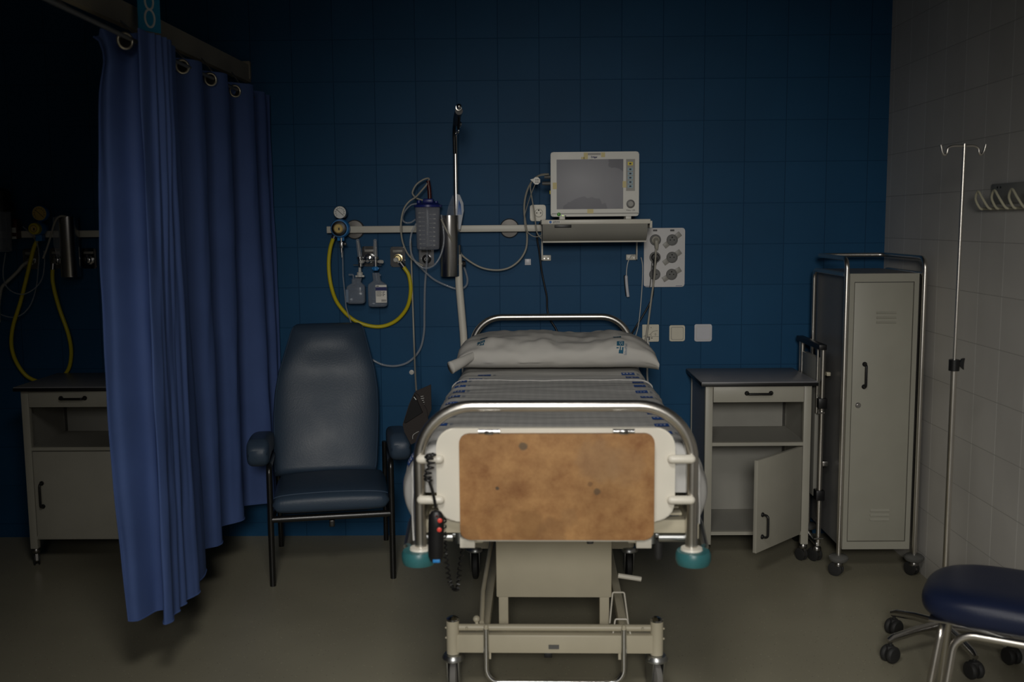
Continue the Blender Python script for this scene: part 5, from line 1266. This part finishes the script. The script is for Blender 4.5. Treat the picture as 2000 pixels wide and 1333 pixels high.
# ------------------------------------------------------------------ curtain and its track
TOPP = [(-.235, -1.735), (-.200, -1.758), (-.165, -1.68), (-.126, -1.685), (-.092, -1.765), (-.092, -1.685), (-.072, -1.672), (-.085, -1.65), (-.066, -1.635), (-.08, -1.61), (-.062, -1.595), (-.078, -1.57), (-.066, -1.545), (-.09, -1.47), (-.10, -1.40), (-.16, -1.31), (-.205, -1.26), (-.19, -1.20), (-.145, -1.16), (-.112, -1.11), (-.12, -1.04), (-.19, -.98), (-.225, -.93), (-.19, -.88), (-.14, -.83), (-.105, -.78), (-.11, -.72), (-.18, -.66), (-.22, -.60), (-.18, -.54), (-.13, -.49), (-.09, -.44), (-.095, -.38), (-.16, -.32), (-.17, -.26), (-.12, -.21), (-.095, -.16), (-.13, -.11), (-.10, -.05)]
HEMP = [(-.232, -1.742), (-.200, -1.735), (-.168, -1.65), (-.134, -1.655), (-.104, -1.768), (-.082, -1.742), (-.098, -1.69), (-.088, -1.65), (-.102, -1.62), (-.088, -1.585), (-.10, -1.555), (-.082, -1.51), (-.077, -1.47), (-.115, -1.39), (-.112, -1.30), (-.13, -1.22), (-.22, -1.12), (-.26, -1.03), (-.21, -.965), (-.17, -.93), (-.165, -.87), (-.22, -.80), (-.27, -.73), (-.235, -.65), (-.19, -.60), (-.165, -.56), (-.18, -.50), (-.25, -.43), (-.285, -.37), (-.235, -.325), (-.17, -.295), (-.113, -.272), (-.10, -.235), (-.15, -.19), (-.16, -.15), (-.12, -.12), (-.09, -.10), (-.12, -.07), (-.09, -.04)]
NS = 8
tc_ = cr([(x, y, 0) for x, y in TOPP], NS); hc_ = cr([(x, y, 0) for x, y in HEMP], NS); NP = len(tc_)
ZT, ZH = 2.205, .25
def curt(i, j):
    k = min(int(round(i*(NP-1))), NP-1); t = j  # 0 top .. 1 hem
    s = t*t*(3-2*t)*.5 + t*.5
    p = tc_[k].lerp(hc_[k], s)
    f = max(0, 1-k/(3.*NS))
    bulge = -.034*math.sin(PI*min(1, max(0, (t-.08)/.92)))*f + .016*math.exp(-((t-.045)/.03)**2)*f - .014*math.exp(-(t/.012)**2)*f
    w = .005*noise.noise((k*.09, t*3, 0)) + .003*noise.noise((k*.21, t*9, 3))
    a = .006*noise.noise((k*.05, t*7, 9))*f*(1 if t > .75 else .3)
    z = ZT + (ZH-ZT)*t - (.02*math.exp(-(t/.01)**2) if k < NS*.7 else 0)
    return Vector((p.x + bulge + w + a, p.y + w*.7, z))
cu_ = thing('curtain', 'blue hospital curtain bunched along the track left of the armchair', 'curtain', (-.15, -.9, 0))
m_ = MB(); m_.grid(curt, NP, 70); cl = m_.build('cloth', 'curt', cu_, world=True, ang=180)
m_ = MB()
m_.tube([curt(k/(NP-1), 1.)+Vector((0, 0, .001)) for k in range(NP)], .003, 6)
m_.tube([curt(.0, j/60.) for j in range(61)], .0035, 6); m_.build('seam', 'curt', cl, world=True)
for (kk, px, py) in ((1.2, 243, 80), (18.0, 355, 130), (23.8, 410, 155), (30., 458, 178)):
    k = int(kk*NS); p = tc_[k]; d = (tc_[min(k+2, NP-1)]-tc_[k-2]); n = Vector((d.y, -d.x, 0)).normalized()
    if n.y > 0: n = -n
    q = at(px, py, Y=p.y-.012); c = Vector((q.x, p.y-.010, q.z)); n = (n+Vector((.5, -1., 0))*.6).normalized()
    e = MB(); e.ring(c+n*.004, n, .0235, .0052, 32, 10); ey = e.build('eyelet', 'eyelet', cu_, world=True)
    MB().disc(c-n*.001, n, .0215, .0022, 28).build('eyelet_dark_disc', 'hole', ey, world=True)  # near-black disc on the cloth, painting the dark of the hole
tr = thing('curtain_track', 'beige curtain track board with a thin rod, running out from the blue wall', 'curtain track', (-.21, -1., 2.3))
bd = MB(); a = Vector((-.200, 0, 0)); b = Vector((-.285, -2.6, 0)); d = (b-a).normalized(); nn = Vector((d.y, -d.x, 0))
for (x_, w_, z0_, z1_) in ((0, .03, 2.272, 2.352),):
    P = [a+nn*.0, b+nn*.0, b+nn*w_, a+nn*w_]; P = [Vector((p.x, p.y, 0)) for p in P]
    v0 = [bd.bm.verts.new((p.x, p.y, z0_)) for p in P]; v1 = [bd.bm.verts.new((p.x, p.y, z1_)) for p in P]
    bd._f(v0); bd._f(v1)
    for i in range(4): bd._f((v0[i], v0[(i+1) % 4], v1[(i+1) % 4], v1[i]))
bd.build('board', 'board', tr, world=True)
MB().boxb(-.235, -.197, -.03, -.001, 2.285, 2.37, .002).build('wall_bracket', 'board', tr, world=True)
MB().tube([(-.135, -.02, 2.175), (-.135, -1.1, 2.175), (-.12, -1.85, 2.172), (-.112, -2.6, 2.17)], .007, 12).build('rod', 'dgrey', tr, world=True)
for y in (-.3, -.7, -1.05, -1.5, -2.1): MB().cyl((-.137+.004*(y < -1.5), y, 2.175), (-.205+.035*y*.9 if 0 else -.2+.0327*y-.004, y, 2.28), .004, seg=8).build('hanger', 'steel', tr, world=True)
# number sign on the track
s0 = Vector((-.226, -1.40, 2.268)); s1 = Vector((-.178, -1.316, 2.268)); ux = (s1-s0).normalized(); W_ = (s1-s0).length
sg = thing('number_sign', 'teal sign with a white number 8 hanging on the curtain track', 'sign', s0)
sg_n = ux.cross(Vector((0, 0, 1)))
MB().prism([(0, 0), (W_, 0), (W_, .22), (0, .22)], s0 - sg_n*.0, ux, (0, 0, 1), .004).build('plate', 'sign', sg, world=True)
q = MB()
for (zc, rx, rz_) in ((.045, .021, .03), (.102, .018, .026)):
    q.tube([s0 + ux*(W_*.5+rx*math.cos(2*PI*k/32)) + Vector((0, 0, zc+rz_*math.sin(2*PI*k/32))) + sg_n*.0045 for k in range(32)], .004, 6, closed=True, flat=1.)
q.build('digit', 'pwhite', sg, world=True)

# ------------------------------------------------------------------ equipment in the dark bay on the left
Y = -.13; c0 = at(3, 492, Y=Y); c1 = at(3, 414, Y=Y)
sj = thing('suction_canister', 'suction jar with black lid at the far left edge, beyond the curtain', 'suction jar', (c0.x, 0, c0.z))
h = c1.z-c0.z
MB().lathe([(.042, 0), (.047, .004), (.053, h), (.05, h), (.044, .01), (.001, .008)], c0, (0, 0, 1), 36).build('jar', 'jar', sj, world=True)
MB().lathe([(.056, 0), (.056, .012), (.045, .06), (.04, .10), (.02, .112), (.001, .113)], c1, (0, 0, 1), 36).build('lid', 'black', sj, world=True)
a, b = at(21, 428, Y=-.1), at(34, 467, Y=-.1)
rb2 = MB().boxb(a.x, b.x, -.1, -.056, b.z, a.z, .003); rb2.mi = 1; rb2.boxb(a.x-.002, b.x-.004, -.103, -.056, b.z+.03, b.z+.055, .001); rb2.boxb(a.x-.002, b.x-.004, -.103, -.056, b.z, b.z+.012, .001)
o = rb2.build('rail_clamp', ['dred', 'lgrey'], None, loc=(a.x, -.06, b.z)); tag(o, 'dark red and white rail clamp beside the far left suction jar', 'clamp')
hose('vacuum_hose', 'off-white hose running from the far left gas outlet out of the picture', 'hose', [(54, 512, -.03), (44, 519, -.05), (36, 529, -.06), (22, 543, -.07), (10, 554, -.08), (2, 566, -.08), (-3, 600, -.08), (-2, 630, -.08)], None, .0085, 'off')
hose('clear_tube', 'thin clear tube arching from the left suction jar past the yellow hose', 'tube', [(11, 494, -.12), (6, 530, -.11), (10, 555, -.1), (24, 570, -.1), (45, 575, -.1), (66, 565, -.1), (82, 545, -.1), (87, 515, -.1), (86, 490, -.1)], None, .003, 'tube')
hose('clear_tube', 'thin clear tube looping low behind the yellow hose left of the curtain', 'tube', [(-5, 612, -.06), (20, 620, -.06), (42, 615, -.06), (60, 595, -.06), (71, 560, -.06), (75, 520, -.07), (76, 500, -.08), (72, 475, -.09), (58, 455, -.1), (45, 443, -.1)], None, .003, 'tube')
pkz = at(108, 500, Y=-.15)
def bag(px, y, label):
    P = [at(x, yy, Y=y) for x, yy in px]; o_ = P[0]
    o = MB().prism([(p.x-o_.x, p.z-o_.z) for p in P], o_, (1, 0, 0), (0, 0, 1), .006, .001).build('plastic_wrapper', 'clear', None, loc=o_); tag(o, label, 'wrapper'); return o
bag([(104, 425), (119, 421), (119, 500), (112, 505), (106, 480), (104, 450)], -.13, 'crumpled clear wrapper tucked against the steel cylinder holder left of the curtain')
hose('flat_tube', 'pale flattened tube folded over the top of the left steel cylinder holder', 'tube', [(135, 425, -.13), (122, 422, -.15), (112, 426, -.155), (105, 440, -.155), (98, 465, -.15), (90, 490, -.15), (84, 505, -.15)], None, .005, 'off')

# ------------------------------------------------------------------ camera, lights
cam = bpy.data.cameras.new('camera'); cam.sensor_width = 36; cam.lens = FPX/2000*36
co = bpy.data.objects.new('camera', cam); C.objects.link(co)
mw = Matrix((( RT.x, UP.x, -_f.x, EYE.x), (RT.y, UP.y, -_f.y, EYE.y), (RT.z, UP.z, -_f.z, EYE.z), (0, 0, 0, 1)))
co.matrix_world = mw
cam.dof.use_dof = True; cam.dof.focus_distance = 4.75; cam.dof.aperture_fstop = 2.8
bpy.context.scene.camera = co
def area(name, loc, size, power, col, target, spread=180):
    l = bpy.data.lights.new(name, 'AREA'); l.shape = 'RECTANGLE'; l.size, l.size_y = size; l.energy = power; l.color = col; l.spread = math.radians(spread)
    o = bpy.data.objects.new(name, l); C.objects.link(o); o.location = loc
    o.rotation_euler = (Vector(target)-Vector(loc)).to_track_quat('-Z', 'Y').to_euler(); return o
area('ceiling_lamp', (.95, -3.95, 2.9), (.6, 1.0), 19, (1., .965, .9), (1.0, -2.6, 0), 108)
area('added_bounce_fill', (1.0, -5.9, 1.9), (1.6, 1.2), 16, (1., .96, .9), (1.0, -7.2, 1.4), 170)  # added fill, not a fitting: bounces off wall_front to lift shade and chrome
def spot(name, loc, target, power, ang, blend, rad, col):
    l = bpy.data.lights.new(name, 'SPOT'); l.energy = power; l.spot_size = math.radians(ang); l.spot_blend = blend; l.shadow_soft_size = rad; l.color = col
    o = bpy.data.objects.new(name, l); C.objects.link(o); o.location = loc
    o.rotation_euler = (Vector(target)-Vector(loc)).to_track_quat('-Z', 'Y').to_euler(); return o
spot('room_lamp', (1.1, -6.6, 2.3), (1.5, -1.2, .50), 385, 51, 1., .45, (1., .97, .91))
w = bpy.data.worlds.new('world'); bpy.context.scene.world = w; w.use_nodes = True
w.node_tree.nodes['Background'].inputs['Color'].default_value = (.5, .55, .65, 1); w.node_tree.nodes['Background'].inputs['Strength'].default_value = .0
vs_ = bpy.context.scene.view_settings; vs_.view_transform = 'Standard'; vs_.look = 'None'; vs_.exposure = 0
